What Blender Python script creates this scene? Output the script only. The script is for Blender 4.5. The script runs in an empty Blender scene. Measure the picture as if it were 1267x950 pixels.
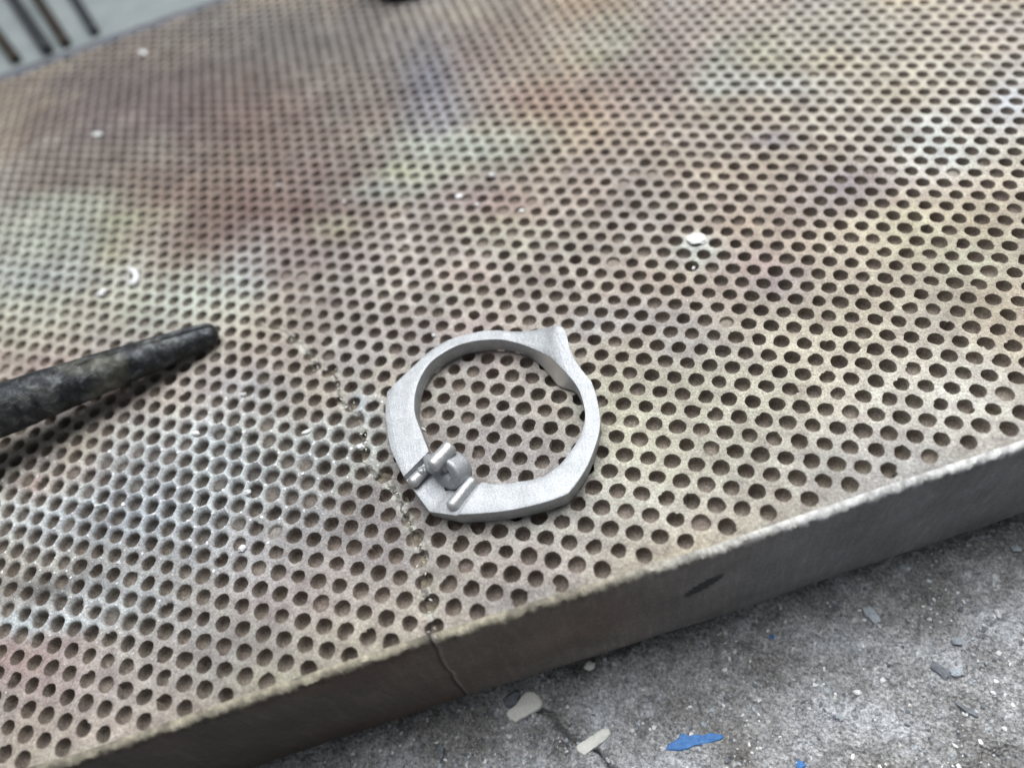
import bpy, bmesh, math, random
import numpy as np
from mathutils import Vector, Matrix

# ------------------------------------------------------------------ camera
U = 0.0021                      # metres per lattice unit (hole pitch of the board)
F_PX, W_PX, H_PX = 876.93, 1267.0, 950.0
CAM = np.array([13.02912914, -15.55001911, 27.3552785])
ROT = np.array([[0.95423505, 0.24588505, -0.17022340],
                [0.11008283, -0.81803398, -0.56453714],
                [-0.27805977, 0.51996245, -0.80766442]])
S3 = math.sqrt(3.0)
scene = bpy.context.scene
cam_data = bpy.data.cameras.new('camera')
cam = bpy.data.objects.new('camera', cam_data)
scene.collection.objects.link(cam)
cam_data.sensor_fit = 'HORIZONTAL'
cam_data.sensor_width = 36.0
cam_data.lens = 36.0 * F_PX / W_PX
cam_data.clip_start = 0.002
cam_data.clip_end = 10.0
Rw = ROT.T @ np.diag([1.0, -1.0, -1.0])
M = Matrix([list(Rw[0]) + [0], list(Rw[1]) + [0], list(Rw[2]) + [0], [0, 0, 0, 1]])
M.translation = Vector(CAM * U)
cam.matrix_world = M
cam_data.dof.use_dof = True
cam_data.dof.focus_distance = 31.5 * U
cam_data.dof.aperture_fstop = 15.0
scene.camera = cam

# ------------------------------------------------------------------ light
world = bpy.data.worlds.new('World')
scene.world = world
world.use_nodes = True
wn = world.node_tree
bg = wn.nodes['Background']
bg.inputs['Color'].default_value = (0.90, 0.95, 1.0, 1)
bg.inputs['Strength'].default_value = 0.17


def area(name, direction, dist, size, power, colour, target=(3.5, 1.0, 0.0)):
    d = Vector(direction).normalized()
    L = bpy.data.lights.new(name, 'AREA')
    L.shape = 'RECTANGLE'
    L.size, L.size_y = size
    L.energy = power
    L.color = colour
    o = bpy.data.objects.new(name, L)
    scene.collection.objects.link(o)
    t = Vector(target) * U
    o.location = t + d * dist
    o.rotation_euler = d.to_track_quat('Z', 'Y').to_euler()
    return o


area('window_light', (-0.20, 0.30, 1.3), 0.55, (0.46, 0.34), 3.6, (0.97, 0.985, 1.0))
area('right_fill_light', (0.15, 0.55, 1.0), 0.20, (0.10, 0.10), 0.30, (1.0, 0.98, 0.95), (16, 10, 0))  # added lamp low over the right, brightens that side of the board

scene.view_settings.view_transform = 'Standard'
scene.view_settings.look = 'None'
scene.view_settings.exposure = 0.0
scene.view_settings.gamma = 1.0
scene.cycles.use_denoising = True
scene.cycles.max_bounces = 6


rng = np.random.default_rng(7)
random.seed(7)


# ------------------------------------------------------------------ geometry helpers
def back(px, py, z=0.0):
    """point of the plane at height z (lattice units) seen at a pixel of the photograph"""
    d = ROT.T @ np.array([(px - W_PX / 2) / F_PX, (py - H_PX / 2) / F_PX, 1.0])
    s = (z - CAM[2]) / d[2]
    p = CAM + d * s
    return np.array([p[0], p[1], z])


def backv(q, z=0.0):
    q = np.asarray(q, float)
    d = np.c_[(q[:, 0] - W_PX / 2) / F_PX, (q[:, 1] - H_PX / 2) / F_PX, np.ones(len(q))] @ ROT
    s = (z - CAM[2]) / d[:, 2]
    return (CAM + d * s[:, None])


def proj(p):
    X = (np.asarray(p, float) - CAM) @ ROT.T
    zc = np.maximum(X[:, 2], 0.5)
    return np.c_[W_PX / 2 + F_PX * X[:, 0] / zc, H_PX / 2 + F_PX * X[:, 1] / zc]


def hash3(i, j, k, seed):
    h = (i * 374761393 + j * 668265263 + k * 2147483647 + seed * 974711) & 0xffffffff
    h = ((h ^ (h >> 13)) * 1274126177) & 0xffffffff
    return ((h ^ (h >> 16)) & 0xffff) / 65535.0 * 2 - 1


def vnoise(p, scale, seed=0):
    """value noise, p (n,2) or (n,3), -1..1"""
    p = np.asarray(p, float) / scale
    if p.shape[1] == 2:
        p = np.c_[p, np.zeros(len(p))]
    i0 = np.floor(p).astype(np.int64)
    f = p - i0
    f = f * f * (3 - 2 * f)
    r = np.zeros(len(p))
    for a in (0, 1):
        for b in (0, 1):
            for c in (0, 1):
                w = (f[:, 0] if a else 1 - f[:, 0]) * (f[:, 1] if b else 1 - f[:, 1]) * (f[:, 2] if c else 1 - f[:, 2])
                r += w * hash3(i0[:, 0] + a, i0[:, 1] + b, i0[:, 2] + c, seed)
    return r


def fbm(p, scale, seed=0, octaves=4, gain=0.5):
    r, a, n = 0.0, 1.0, 0.0
    for k in range(octaves):
        r = r + a * vnoise(p, scale / 2 ** k, seed + 31 * k)
        n += a
        a *= gain
    return r / n


def mesh_obj(name, verts, faces, mat=None, parent=None, smooth=True, sharp=None, attrs=None):
    """verts in lattice units -> ONE linked mesh object in metres"""
    me = bpy.data.meshes.new(name)
    v = np.asarray(verts, float) * U
    me.from_pydata(v.tolist() if len(v) < 20000 else v, [], faces if isinstance(faces, list) else faces.tolist())
    me.update()
    if smooth:
        me.shade_smooth()
        if sharp is not None:
            me.set_sharp_from_angle(angle=math.radians(sharp))
    if attrs:
        for an, (kind, data) in attrs.items():
            at = me.attributes.new(an, kind, 'POINT')
            if kind == 'FLOAT_COLOR':
                at.data.foreach_set('color', np.c_[data, np.ones(len(data))].astype(np.float32).ravel())
            else:
                at.data.foreach_set('value', np.asarray(data, np.float32))
    if mat is not None:
        me.materials.append(mat)
    o = bpy.data.objects.new(name, me)
    scene.collection.objects.link(o)
    if parent is not None:
        o.parent = parent
    return o


def tag(o, label=None, cat=None, group=None, kind=None):
    if label: o['label'] = label
    if cat: o['category'] = cat
    if group: o['group'] = group
    if kind: o['kind'] = kind
    return o


def empty(name, p, label, cat, group=None):
    o = bpy.data.objects.new(name, None)
    o.empty_display_size = 0.002
    scene.collection.objects.link(o)
    o.location = Vector([float(c) * U for c in p])
    bpy.context.view_layer.update()
    return tag(o, label, cat, group)


def under(child, parent):
    child.parent = parent
    child.matrix_parent_inverse = Matrix.Translation(-parent.location)
    return child


# ------------------------------------------------------------------ material helpers
def material(name, base=(0.5, 0.5, 0.5), rough=0.6, metal=0.0, spec=0.5):
    m = bpy.data.materials.new(name)
    m.use_nodes = True
    nt = m.node_tree
    b = nt.nodes['Principled BSDF']
    b.inputs['Base Color'].default_value = (*base, 1)
    b.inputs['Roughness'].default_value = rough
    b.inputs['Metallic'].default_value = metal
    b.inputs['Specular IOR Level'].default_value = spec
    return m, nt, b


def coords(nt):
    """object coordinates in lattice units"""
    tc = nt.nodes.new('ShaderNodeTexCoord')
    mp = nt.nodes.new('ShaderNodeMapping')
    mp.inputs['Scale'].default_value = (1 / U, 1 / U, 1 / U)
    nt.links.new(tc.outputs['Object'], mp.inputs['Vector'])
    return mp.outputs['Vector']


def noise(nt, vec, scale, detail=4.0, rough=0.6, dist=0.0):
    n = nt.nodes.new('ShaderNodeTexNoise')
    n.inputs['Scale'].default_value = scale
    n.inputs['Detail'].default_value = detail
    n.inputs['Roughness'].default_value = rough
    n.inputs['Distortion'].default_value = dist
    nt.links.new(vec, n.inputs['Vector'])
    return n.outputs['Fac']


def ramp(nt, fac, stops):
    r = nt.nodes.new('ShaderNodeValToRGB')
    e = r.color_ramp.elements
    while len(e) < len(stops):
        e.new(0.5)
    for k, (p, c) in enumerate(stops):
        e[k].position = p
        e[k].color = (*c, 1) if len(c) == 3 else c
    nt.links.new(fac, r.inputs['Fac'])
    return r.outputs['Color']


def g3(v): return (v, v, v)


def mix(nt, a, b, fac, mode='MIX'):
    n = nt.nodes.new('ShaderNodeMix')
    n.data_type = 'RGBA'
    n.blend_type = mode
    for sock, val in (('A', a), ('B', b)):
        i = [s for s in n.inputs if s.name == sock and s.type == 'RGBA'][0]
        if isinstance(val, tuple): i.default_value = (*val, 1)
        else: nt.links.new(val, i)
    f = [s for s in n.inputs if s.name == 'Factor' and s.type == 'VALUE'][0]
    if isinstance(fac, (int, float)): f.default_value = fac
    else: nt.links.new(fac, f)
    return [s for s in n.outputs if s.type == 'RGBA'][0]


def attr(nt, name, out='Fac'):
    a = nt.nodes.new('ShaderNodeAttribute')
    a.attribute_name = name
    return a.outputs[out]


def bump(nt, b, height, strength, dist):
    n = nt.nodes.new('ShaderNodeBump')
    n.inputs['Strength'].default_value = strength
    n.inputs['Distance'].default_value = dist * U
    nt.links.new(height, n.inputs['Height'])
    nt.links.new(n.outputs['Normal'], b.inputs['Normal'])
    return n


def math_node(nt, op, a, b=None):
    n = nt.nodes.new('ShaderNodeMath')
    n.operation = op
    for k, v in enumerate((a, b)):
        if v is None: continue
        if isinstance(v, (int, float)): n.inputs[k].default_value = v
        else: nt.links.new(v, n.inputs[k])
    return n.outputs[0]


# ------------------------------------------------------------------ materials
def make_ceramic():
    m, nt, b = material('fired_ceramic', rough=0.75)
    v = coords(nt)
    tint = attr(nt, 'tint', 'Color')
    fine = noise(nt, v, 9.0, 6, 0.75)
    grain = ramp(nt, fine, [(0.34, g3(0.55)), (0.5, g3(1.0)), (0.66, g3(1.5))])
    mid = noise(nt, v, 1.3, 4, 0.6)
    midc = ramp(nt, mid, [(0.34, (0.78, 0.75, 0.75)), (0.66, (1.16, 1.18, 1.15))])
    c = mix(nt, tint, grain, 1.0, 'MULTIPLY')
    c = mix(nt, c, midc, 1.0, 'MULTIPLY')
    speck = noise(nt, v, 22.0, 2, 0.5)
    sp = ramp(nt, speck, [(0.70, g3(0.0)), (0.76, g3(1.0))])
    c = mix(nt, c, (0.88, 0.89, 0.90), math_node(nt, 'MULTIPLY', sp, 0.55))
    dark = ramp(nt, noise(nt, v, 15.0, 3, 0.6), [(0.24, g3(1.0)), (0.32, g3(0.0))])
    c = mix(nt, c, (0.09, 0.07, 0.06), math_node(nt, 'MULTIPLY', dark, 0.6))
    cd = attr(nt, 'crackd')
    cd = math_node(nt, 'ADD', cd, math_node(nt, 'MULTIPLY', math_node(nt, 'SUBTRACT', noise(nt, v, 2.2, 3, 0.6), 0.5), 0.30))
    cd = math_node(nt, 'ABSOLUTE', cd)
    on = math_node(nt, 'GREATER_THAN', attr(nt, 'has_crack'), 0.5)
    crust = math_node(nt, 'MULTIPLY', ramp(nt, cd, [(0.06, g3(1.0)), (0.17, g3(0.0))]), ramp(nt, noise(nt, v, 3.5, 3, 0.6), [(0.45, g3(0.0)), (0.62, g3(1.0))]))
    c = mix(nt, c, (0.66, 0.66, 0.60), math_node(nt, 'MULTIPLY', math_node(nt, 'MULTIPLY', crust, on), 0.75))
    line = math_node(nt, 'MULTIPLY', ramp(nt, cd, [(0.012, g3(1.0)), (0.040, g3(0.0))]), on)
    c = mix(nt, c, (0.035, 0.03, 0.025), math_node(nt, 'MULTIPLY', math_node(nt, 'MULTIPLY', line, ramp(nt, noise(nt, v, 0.8, 2, 0.5), [(0.38, g3(0.25)), (0.58, g3(1.0))])), 0.8))
    nt.links.new(c, b.inputs['Base Color'])
    fl = attr(nt, 'flux')
    glas = math_node(nt, 'MULTIPLY', fl, ramp(nt, noise(nt, v, 2.5, 3, 0.6), [(0.35, g3(0.15)), (0.6, g3(1.0))]))
    rr = math_node(nt, 'SUBTRACT', 0.82, math_node(nt, 'MULTIPLY', glas, 0.60))
    nt.links.new(rr, b.inputs['Roughness'])
    b.inputs['Specular IOR Level'].default_value = 0.6
    h = math_node(nt, 'ADD', noise(nt, v, 14.0, 6, 0.75), math_node(nt, 'MULTIPLY', noise(nt, v, 3.0, 3, 0.6), 0.8))
    h = math_node(nt, 'SUBTRACT', h, math_node(nt, 'MULTIPLY', line, 0.7))
    bump(nt, b, h, 0.9, 0.07)
    return m


def make_side():
    m, nt, b = material('dark_board_edge', rough=0.72)
    v = coords(nt)
    tint = attr(nt, 'tint', 'Color')
    g = ramp(nt, noise(nt, v, 6.0, 7, 0.75), [(0.25, g3(0.6)), (0.75, g3(1.4))])
    c = mix(nt, tint, g, 1.0, 'MULTIPLY')
    # vertical drag marks
    mr = nt.nodes.new('ShaderNodeMapping')
    mr.inputs['Rotation'].default_value = (0, 0, math.radians(-30))
    nt.links.new(v, mr.inputs['Vector'])
    mp = nt.nodes.new('ShaderNodeMapping')
    mp.inputs['Scale'].default_value = (3.2, 1.0, 0.40)
    nt.links.new(mr.outputs['Vector'], mp.inputs['Vector'])
    st = noise(nt, mp.outputs['Vector'], 1.0, 5, 0.7)
    c = mix(nt, c, ramp(nt, st, [(0.36, g3(0.86)), (0.55, g3(1.0)), (0.70, g3(1.30))]), 1.0, 'MULTIPLY')
    nt.links.new(c, b.inputs['Base Color'])
    bump(nt, b, math_node(nt, 'ADD', noise(nt, v, 7.0, 6, 0.7), math_node(nt, 'MULTIPLY', st, 0.25)), 0.6, 0.09)
    return m


def make_metal():
    m, nt, b = material('sandblasted_silver', (0.70, 0.72, 0.74), 0.5, 0.55)
    v = coords(nt)
    n1 = noise(nt, v, 16.0, 5, 0.7)
    n2 = noise(nt, v, 1.6, 3, 0.6)
    c = mix(nt, ramp(nt, n1, [(0.34, (0.27, 0.283, 0.300)), (0.64, (0.52, 0.54, 0.562))]),
            ramp(nt, n2, [(0.3, g3(0.86)), (0.7, g3(1.08))]), 1.0, 'MULTIPLY')
    pol = attr(nt, 'polish_highlight')
    c = mix(nt, c, (0.86, 0.85, 0.83), math_node(nt, 'MULTIPLY', pol, 0.85))
    nt.links.new(c, b.inputs['Base Color'])
    nt.links.new(math_node(nt, 'SUBTRACT', 0.50, math_node(nt, 'MULTIPLY', pol, 0.22)), b.inputs['Roughness'])
    nt.links.new(math_node(nt, 'ADD', 0.50, math_node(nt, 'MULTIPLY', pol, 0.4)), b.inputs['Metallic'])
    mb = nt.nodes.new('ShaderNodeMapping')
    mb.inputs['Rotation'].default_value = (0, 0, math.radians(-28))
    nt.links.new(v, mb.inputs['Vector'])
    mc = nt.nodes.new('ShaderNodeMapping')
    mc.inputs['Scale'].default_value = (9.0, 0.7, 3.0)
    nt.links.new(mb.outputs['Vector'], mc.inputs['Vector'])
    wv = math_node(nt, 'ADD', noise(nt, v, 2.2, 3, 0.5), math_node(nt, 'MULTIPLY', noise(nt, mc.outputs['Vector'], 1.0, 4, 0.6), 1.0))
    bump(nt, b, math_node(nt, 'ADD', noise(nt, v, 20.0, 4, 0.7), math_node(nt, 'MULTIPLY', wv, 1.2)), 0.5, 0.03)
    return m


def make_concrete():
    m, nt, b = material('dusty_concrete', rough=0.85)
    v = coords(nt)
    a = noise(nt, v, 0.30, 3, 0.5)
    c = ramp(nt, a, [(0.34, (0.40, 0.39, 0.385)), (0.50, (0.56, 0.56, 0.57)), (0.66, (0.76, 0.78, 0.82))])
    f = ramp(nt, noise(nt, v, 6.0, 8, 0.85), [(0.38, g3(0.30)), (0.5, g3(0.92)), (0.62, g3(1.65))])
    c = mix(nt, c, f, 1.0, 'MULTIPLY')
    vo = nt.nodes.new('ShaderNodeTexVoronoi')
    vo.inputs['Scale'].default_value = 4.2
    nt.links.new(v, vo.inputs['Vector'])
    gr = ramp(nt, vo.outputs['Distance'], [(0.12, g3(1.0)), (0.26, g3(0.0))])
    pick = ramp(nt, vo.outputs['Color'], [(0.55, g3(0.0)), (0.72, g3(1.0))])
    c = mix(nt, c, (0.86, 0.88, 0.90), math_node(nt, 'MULTIPLY', math_node(nt, 'MULTIPLY', gr, pick), 0.9))
    dk = ramp(nt, noise(nt, v, 3.3, 5, 0.7), [(0.28, g3(1.0)), (0.40, g3(0.0))])
    c = mix(nt, c, (0.09, 0.09, 0.095), math_node(nt, 'MULTIPLY', dk, 0.55))
    v3 = nt.nodes.new('ShaderNodeTexVoronoi')
    v3.inputs['Scale'].default_value = 2.6
    nt.links.new(v, v3.inputs['Vector'])
    c = mix(nt, c, ramp(nt, v3.outputs['Color'], [(0.15, g3(0.55)), (0.5, g3(0.95)), (0.85, g3(1.35))]), 0.55, 'MULTIPLY')
    tn = ramp(nt, noise(nt, v, 0.22, 4, 0.6), [(0.56, g3(0.0)), (0.68, g3(1.0))])
    c = mix(nt, c, (0.24, 0.20, 0.16), math_node(nt, 'MULTIPLY', tn, 0.2))
    nt.links.new(c, b.inputs['Base Color'])
    v2 = nt.nodes.new('ShaderNodeTexVoronoi')
    v2.inputs['Scale'].default_value = 5.5
    v2.inputs['Randomness'].default_value = 1.0
    nt.links.new(v, v2.inputs['Vector'])
    hh = math_node(nt, 'ADD', noise(nt, v, 5.0, 7, 0.8), math_node(nt, 'MULTIPLY', v2.outputs['Distance'], 0.9))
    bump(nt, b, hh, 1.0, 0.20)
    return m


def make_simple(name, c1, c2, scale, rough, bmp, metal=0.0, dist=0.05):
    m, nt, b = material(name, rough=rough, metal=metal)
    v = coords(nt)
    n = noise(nt, v, scale, 6, 0.7)
    nt.links.new(ramp(nt, n, [(0.3, c1), (0.7, c2)]), b.inputs['Base Color'])
    bump(nt, b, n, bmp, dist)
    return m


MAT_CER, MAT_SIDE, MAT_RING, MAT_CONC = make_ceramic(), make_side(), make_metal(), make_concrete()
MAT_CREAM = make_simple('cream_plaster', (0.82, 0.81, 0.75), (0.96, 0.95, 0.90), 5.0, 0.8, 0.5)
MAT_BLUE = make_simple('blue_paint_flake', (0.04, 0.14, 0.40), (0.09, 0.29, 0.66), 6.0, 0.6, 0.4)
MAT_WHITE = make_simple('white_flux', (0.66, 0.67, 0.68), (0.88, 0.89, 0.90), 5.0, 0.35, 0.5)
MAT_SLATE = make_simple('slate_chip', (0.10, 0.11, 0.13), (0.26, 0.28, 0.31), 5.0, 0.7, 0.6)
MAT_STEEL = make_simple('blue_grey_chip', (0.32, 0.36, 0.41), (0.58, 0.63, 0.68), 5.0, 0.6, 0.6)
MAT_DARK = make_simple('dark_rubber', (0.010, 0.010, 0.014), (0.025, 0.026, 0.035), 2.0, 0.6, 0.2)
MAT_TILE = make_simple('pale_tile', (0.21, 0.24, 0.245), (0.30, 0.33, 0.335), 0.25, 0.5, 0.1)


def make_rod():
    m, nt, b = material('scaled_iron', rough=0.5, metal=0.6)
    v = coords(nt)
    c = ramp(nt, noise(nt, v, 1.4, 8, 0.65, 0.6), [(0.34, (0.012, 0.013, 0.014)), (0.5, (0.038, 0.041, 0.046)), (0.66, (0.13, 0.14, 0.15))])
    br = ramp(nt, noise(nt, v, 0.35, 3, 0.5), [(0.52, g3(0.0)), (0.66, g3(1.0))])
    c = mix(nt, c, (0.26, 0.25, 0.17), math_node(nt, 'MULTIPLY', br, 0.28))
    nt.links.new(c, b.inputs['Base Color'])
    nt.links.new(ramp(nt, noise(nt, v, 5.0, 5, 0.7), [(0.35, g3(0.22)), (0.65, g3(0.55))]), b.inputs['Roughness'])
    bump(nt, b, noise(nt, v, 3.5, 7, 0.7), 0.7, 0.12)
    return m


MAT_ROD = make_rod()
MAT_BROWN = make_simple('brown_rod', (0.020, 0.016, 0.013), (0.055, 0.042, 0.028), 0.5, 0.5, 0.3, 0.3)
MAT_BLACKROD = make_simple('dark_grey_rod', (0.02, 0.024, 0.028), (0.05, 0.055, 0.06), 0.5, 0.5, 0.3, 0.3)

# ------------------------------------------------------------------ the board: lattice of holes
GX0, GY0, GSTEP = -52.0, -20.0, 4.0
GRID = np.array([47,-41,44,-42,40,-42,34,-42,27,-43,19,-43,9,-44,-2,-45,-11,-47,-22,-50,-32,-53,-41,-54,-48,-53,-53,-51,-56,-48,-57,-45,-52,-37,-41,-22,-31,-2,-26,14,-24,26,-23,32,-22,36,-21,38,56,-43,54,-43,50,-44,45,-44,37,-44,27,-43,16,-44,4,-45,-8,-47,-19,-49,-29,-53,-38,-55,-48,-54,-54,-52,-59,-49,-61,-45,-55,-37,-40,-17,-29,8,-27,26,-27,36,-28,42,-28,44,-26,44,66,-45,65,-45,62,-46,57,-45,49,-45,39,-44,26,-43,11,-43,-4,-45,-17,-48,-27,-53,-34,-57,-43,-56,-53,-55,-59,-50,-63,-43,-58,-34,-32,-6,-24,23,-29,39,-35,47,-38,50,-37,51,-33,49,78,-47,77,-48,76,-48,72,-48,65,-47,53,-45,38,-43,20,-41,1,-42,-15,-46,-26,-53,-29,-59,-34,-58,-46,-57,-56,-58,-98,-17,-52,-27,-13,14,-20,36,-37,50,-49,56,-53,58,-49,56,-40,52,92,-51,93,-52,92,-52,90,-52,84,-50,72,-48,55,-44,33,-41,8,-39,-15,-41,-28,-50,-29,-61,-23,-61,-27,-56,-39,-52,-60,-29,-28,-7,-44,60,-24,43,-56,60,-72,66,-71,64,-59,59,-45,53,107,-55,111,-57,113,-58,112,-57,108,-56,99,-54,80,-49,52,-43,21,-39,-12,-36,-34,-44,-34,-61,-30,-73,-20,-57,-23,-54,-30,-36,22,-2,31,8,-72,74,-210,141,-99,73,-81,65,-60,58,-43,49,123,-59,131,-62,138,-65,143,-67,143,-67,134,-63,121,-59,89,-50,45,-42,37,-31,-34,-41,-47,-58,-20,-60,3,-68,-6,-61,14,-27,45,-2,67,25,2,47,-117,66,-87,61,-66,56,-47,48,-34,39,138,-64,151,-69,165,-74,179,-79,193,-84,198,-86,179,-77,150,-64,186,-83,42,-45,-69,-22,-34,-26,-18,-32,18,-63,12,-52,38,-7,72,52,98,53,48,44,-69,30,-36,42,-36,37,-31,30,-26,23,151,-68,168,-74,187,-82,211,-92,240,-104,271,-118,291,-126,385,-173,202,-74,32,-9,-95,42,-18,1,-18,10,9,-6,22,4,24,1,71,38,105,58,38,30,-53,4,-14,11,-27,8,-29,6,-29,3,160,-70,178,-78,201,-87,229,-99,263,-114,300,-133,331,-150,404,-215,219,-97,57,-3,20,0,-14,87,-28,74,0,79,28,97,48,117,47,35,102,59,18,9,-53,-11,-121,8,-53,-17,-45,-20,-41,-21,163,-70,182,-78,204,-88,230,-99,258,-112,283,-124,290,-128,243,-104,164,-62,94,-26,17,67,-19,153,-31,154,-4,163,24,184,44,184,23,11,66,23,-5,-29,-75,-47,-162,-34,-69,-42,-63,-48,-56,-46,161,-68,178,-75,197,-84,218,-93,236,-101,247,-106,238,-101,198,-80,140,-46,66,26,-5,137,-24,115,-7,157,11,181,27,185,10,134,0,-30,30,-17,-25,-66,-85,-86,-83,-87,-97,-91,-89,-83,-77,-73,154,-62,169,-69,184,-76,198,-82,208,-86,208,-86,193,-76,154,-49,95,6,36,84,-8,154,-8,161,-1,170,26,181,13,179,4,99,-17,-64,-8,-60,-49,-104,-111,-112,-186,-190,-144,-137,-123,-119,-101,-100,143,-54,155,-59,165,-64,173,-67,176,-66,169,-60,147,-41,105,-1,63,50,18,118,-5,159,-4,166,0,172,5,176,8,169,-7,48,-27,-77,-49,-112,-87,-144,-86,-109,-135,-128,-142,-134,-129,-126,-110,-112,130,-43,137,-46,143,-47,146,-46,142,-40,129,-26,104,0,71,38,43,81,12,131,-2,159,-2,167,0,171,3,169,1,135,-14,19,-31,-78,-39,-92,-53,-98,-74,-105,-105,-116,-121,-123,-118,-121,-106,-112,115,-30,119,-30,121,-28,119,-23,111,-12,96,6,74,32,53,61,32,98,11,135,1,156,-1,163,0,164,0,149,-5,98,-18,5,-34,-72,-43,-90,-54,-96,-67,-101,-85,-107,-98,-113,-101,-112,-96,-108,100,-16,101,-14,100,-9,95,-1,86,12,72,30,55,52,42,76,25,106,11,133,3,149,0,154,-1,148,-3,123,-10,71,-21,0,-35,-62,-44,-85,-53,-93,-62,-97,-73,-101,-82,-104,-86,-105,-85,-102,86,-3,85,1,82,8,76,17,67,30,56,46,45,63,34,84,21,107,11,127,4,137,0,138,-3,127,-7,98,-13,55,-23,0,-34,-50,-43,-76,-51,-87,-58,-92,-65,-95,-72,-98,-75,-98,-76,-96], float).reshape(18, 24, 2) / 1000.0

LEFT = np.array([[-0.1628, -0.2214], [-0.0962, 0.3497], [-0.01, 1.7314], [0.11, -0.0098], [0.9574, 0.3439], [0.9128, 0.2746]])
CRACK_PX = [(-150, 452), (60, 425), (180, 402), (230, 396), (259, 391), (276, 394.5), (299, 396), (318, 401), (331, 400), (346, 405), (362, 416), (379, 432), (393, 452.5), (417.7, 462),
            (420, 492), (428.6, 500), (445, 508.6), (448, 517), (452, 536), (450.5, 550), (453.3, 569), (464, 584),
            (480, 590.7), (488, 602), (498, 622), (508, 640), (511, 650), (520, 670), (525, 688), (525, 707), (527, 729), (536.3, 755),
            (540, 780), (540, 806)]
CR = backv(CRACK_PX)[:, :2]
CR = np.vstack([CR, CR[-1] + [0.5, -3.0]])


def crack_side(p):
    """signed distance to the crack: >0 right/above of it, <0 on the lower left piece; also the position along it"""
    best = np.full(len(p), 1e9)
    sg = np.zeros(len(p))
    along = np.zeros(len(p))
    acc = 0.0
    for a, b in zip(CR[:-1], CR[1:]):
        d = b - a
        L = np.hypot(*d)
        t = np.clip(((p - a) @ d) / L ** 2, 0, 1)
        q = a + t[:, None] * d
        dist = np.hypot(*(p - q).T)
        cr = d[0] * (p[:, 1] - a[1]) - d[1] * (p[:, 0] - a[0])
        m = dist < best
        best[m] = dist[m]
        sg[m] = np.sign(cr[m])
        along[m] = acc + t[m] * L
        acc += L
    return best * np.where(sg >= 0, 1, -1), along


ALONG = np.r_[0, np.cumsum(np.hypot(*np.diff(CR, axis=0).T))]
AL_START = ALONG[8]            # the crack fades out under the rod


def disp_right(p):
    n1, n0 = GRID.shape[:2]
    fx, fy = (p[:, 0] - GX0) / GSTEP, (p[:, 1] - GY0) / GSTEP
    i = np.clip(np.floor(fx).astype(int), 0, n0 - 2)
    j = np.clip(np.floor(fy).astype(int), 0, n1 - 2)
    a = np.clip(fx - i, 0, 1)[:, None]
    b = np.clip(fy - j, 0, 1)[:, None]
    return GRID[j, i] * (1 - a) * (1 - b) + GRID[j, i + 1] * a * (1 - b) + GRID[j + 1, i] * (1 - a) * b + GRID[j + 1, i + 1] * a * b


def disp_left(p):
    u, v = np.clip(p[:, 0], -30, 6) / 30, np.clip(p[:, 1], -24, 2) / 30
    A = np.array([np.ones(len(u)), v, v * v, u, u * v, u * u]).T
    return A @ LEFT


def warp(p):
    """ideal lattice -> the real, slightly irregular board with its shifted broken-off piece"""
    dr = disp_right(p)
    s, al = crack_side(p + dr)
    w = np.where(al > AL_START, (s < 0) * 1.0, np.clip(0.5 - s / 6.0, 0, 1))
    w = w[:, None]
    return p + dr * (1 - w) + disp_left(p) * w, s, al


# front and back edge of the board (edge runs at 30 degrees)
E1 = np.array([math.cos(math.radians(30)), 0.5])
E2 = np.array([-0.5, math.cos(math.radians(30))])
FRONT = np.array([(-40.0, -34.2), (-24.0, -25.0), (-8.87, -17.16), (-3.29, -13.85), (4.15, -9.60), (14.05, -4.15), (19.9, -0.72), (26.4, 3.0), (60.0, 22.6)])
FRONT_S, FRONT_D = FRONT @ E1, FRONT @ E2
BACK = backv([(0, 95), (135, 42), (270, 0)])[:, :2]
BACK_D = (BACK @ E2).mean()
BACK_K = ((BACK[2] - BACK[0]) @ E2) / ((BACK[2] - BACK[0]) @ E1)
BACK_S0 = (BACK @ E1).mean()
S_MIN, S_MAX = -46.0, 62.0
THICK = 9.6


def front_d(s): return np.interp(s, FRONT_S, FRONT_D)
def back_d(s): return BACK_D + BACK_K * (s - BACK_S0)


def smooth01(x): x = np.clip(x, 0, 1); return x * x * (3 - 2 * x)


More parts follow.
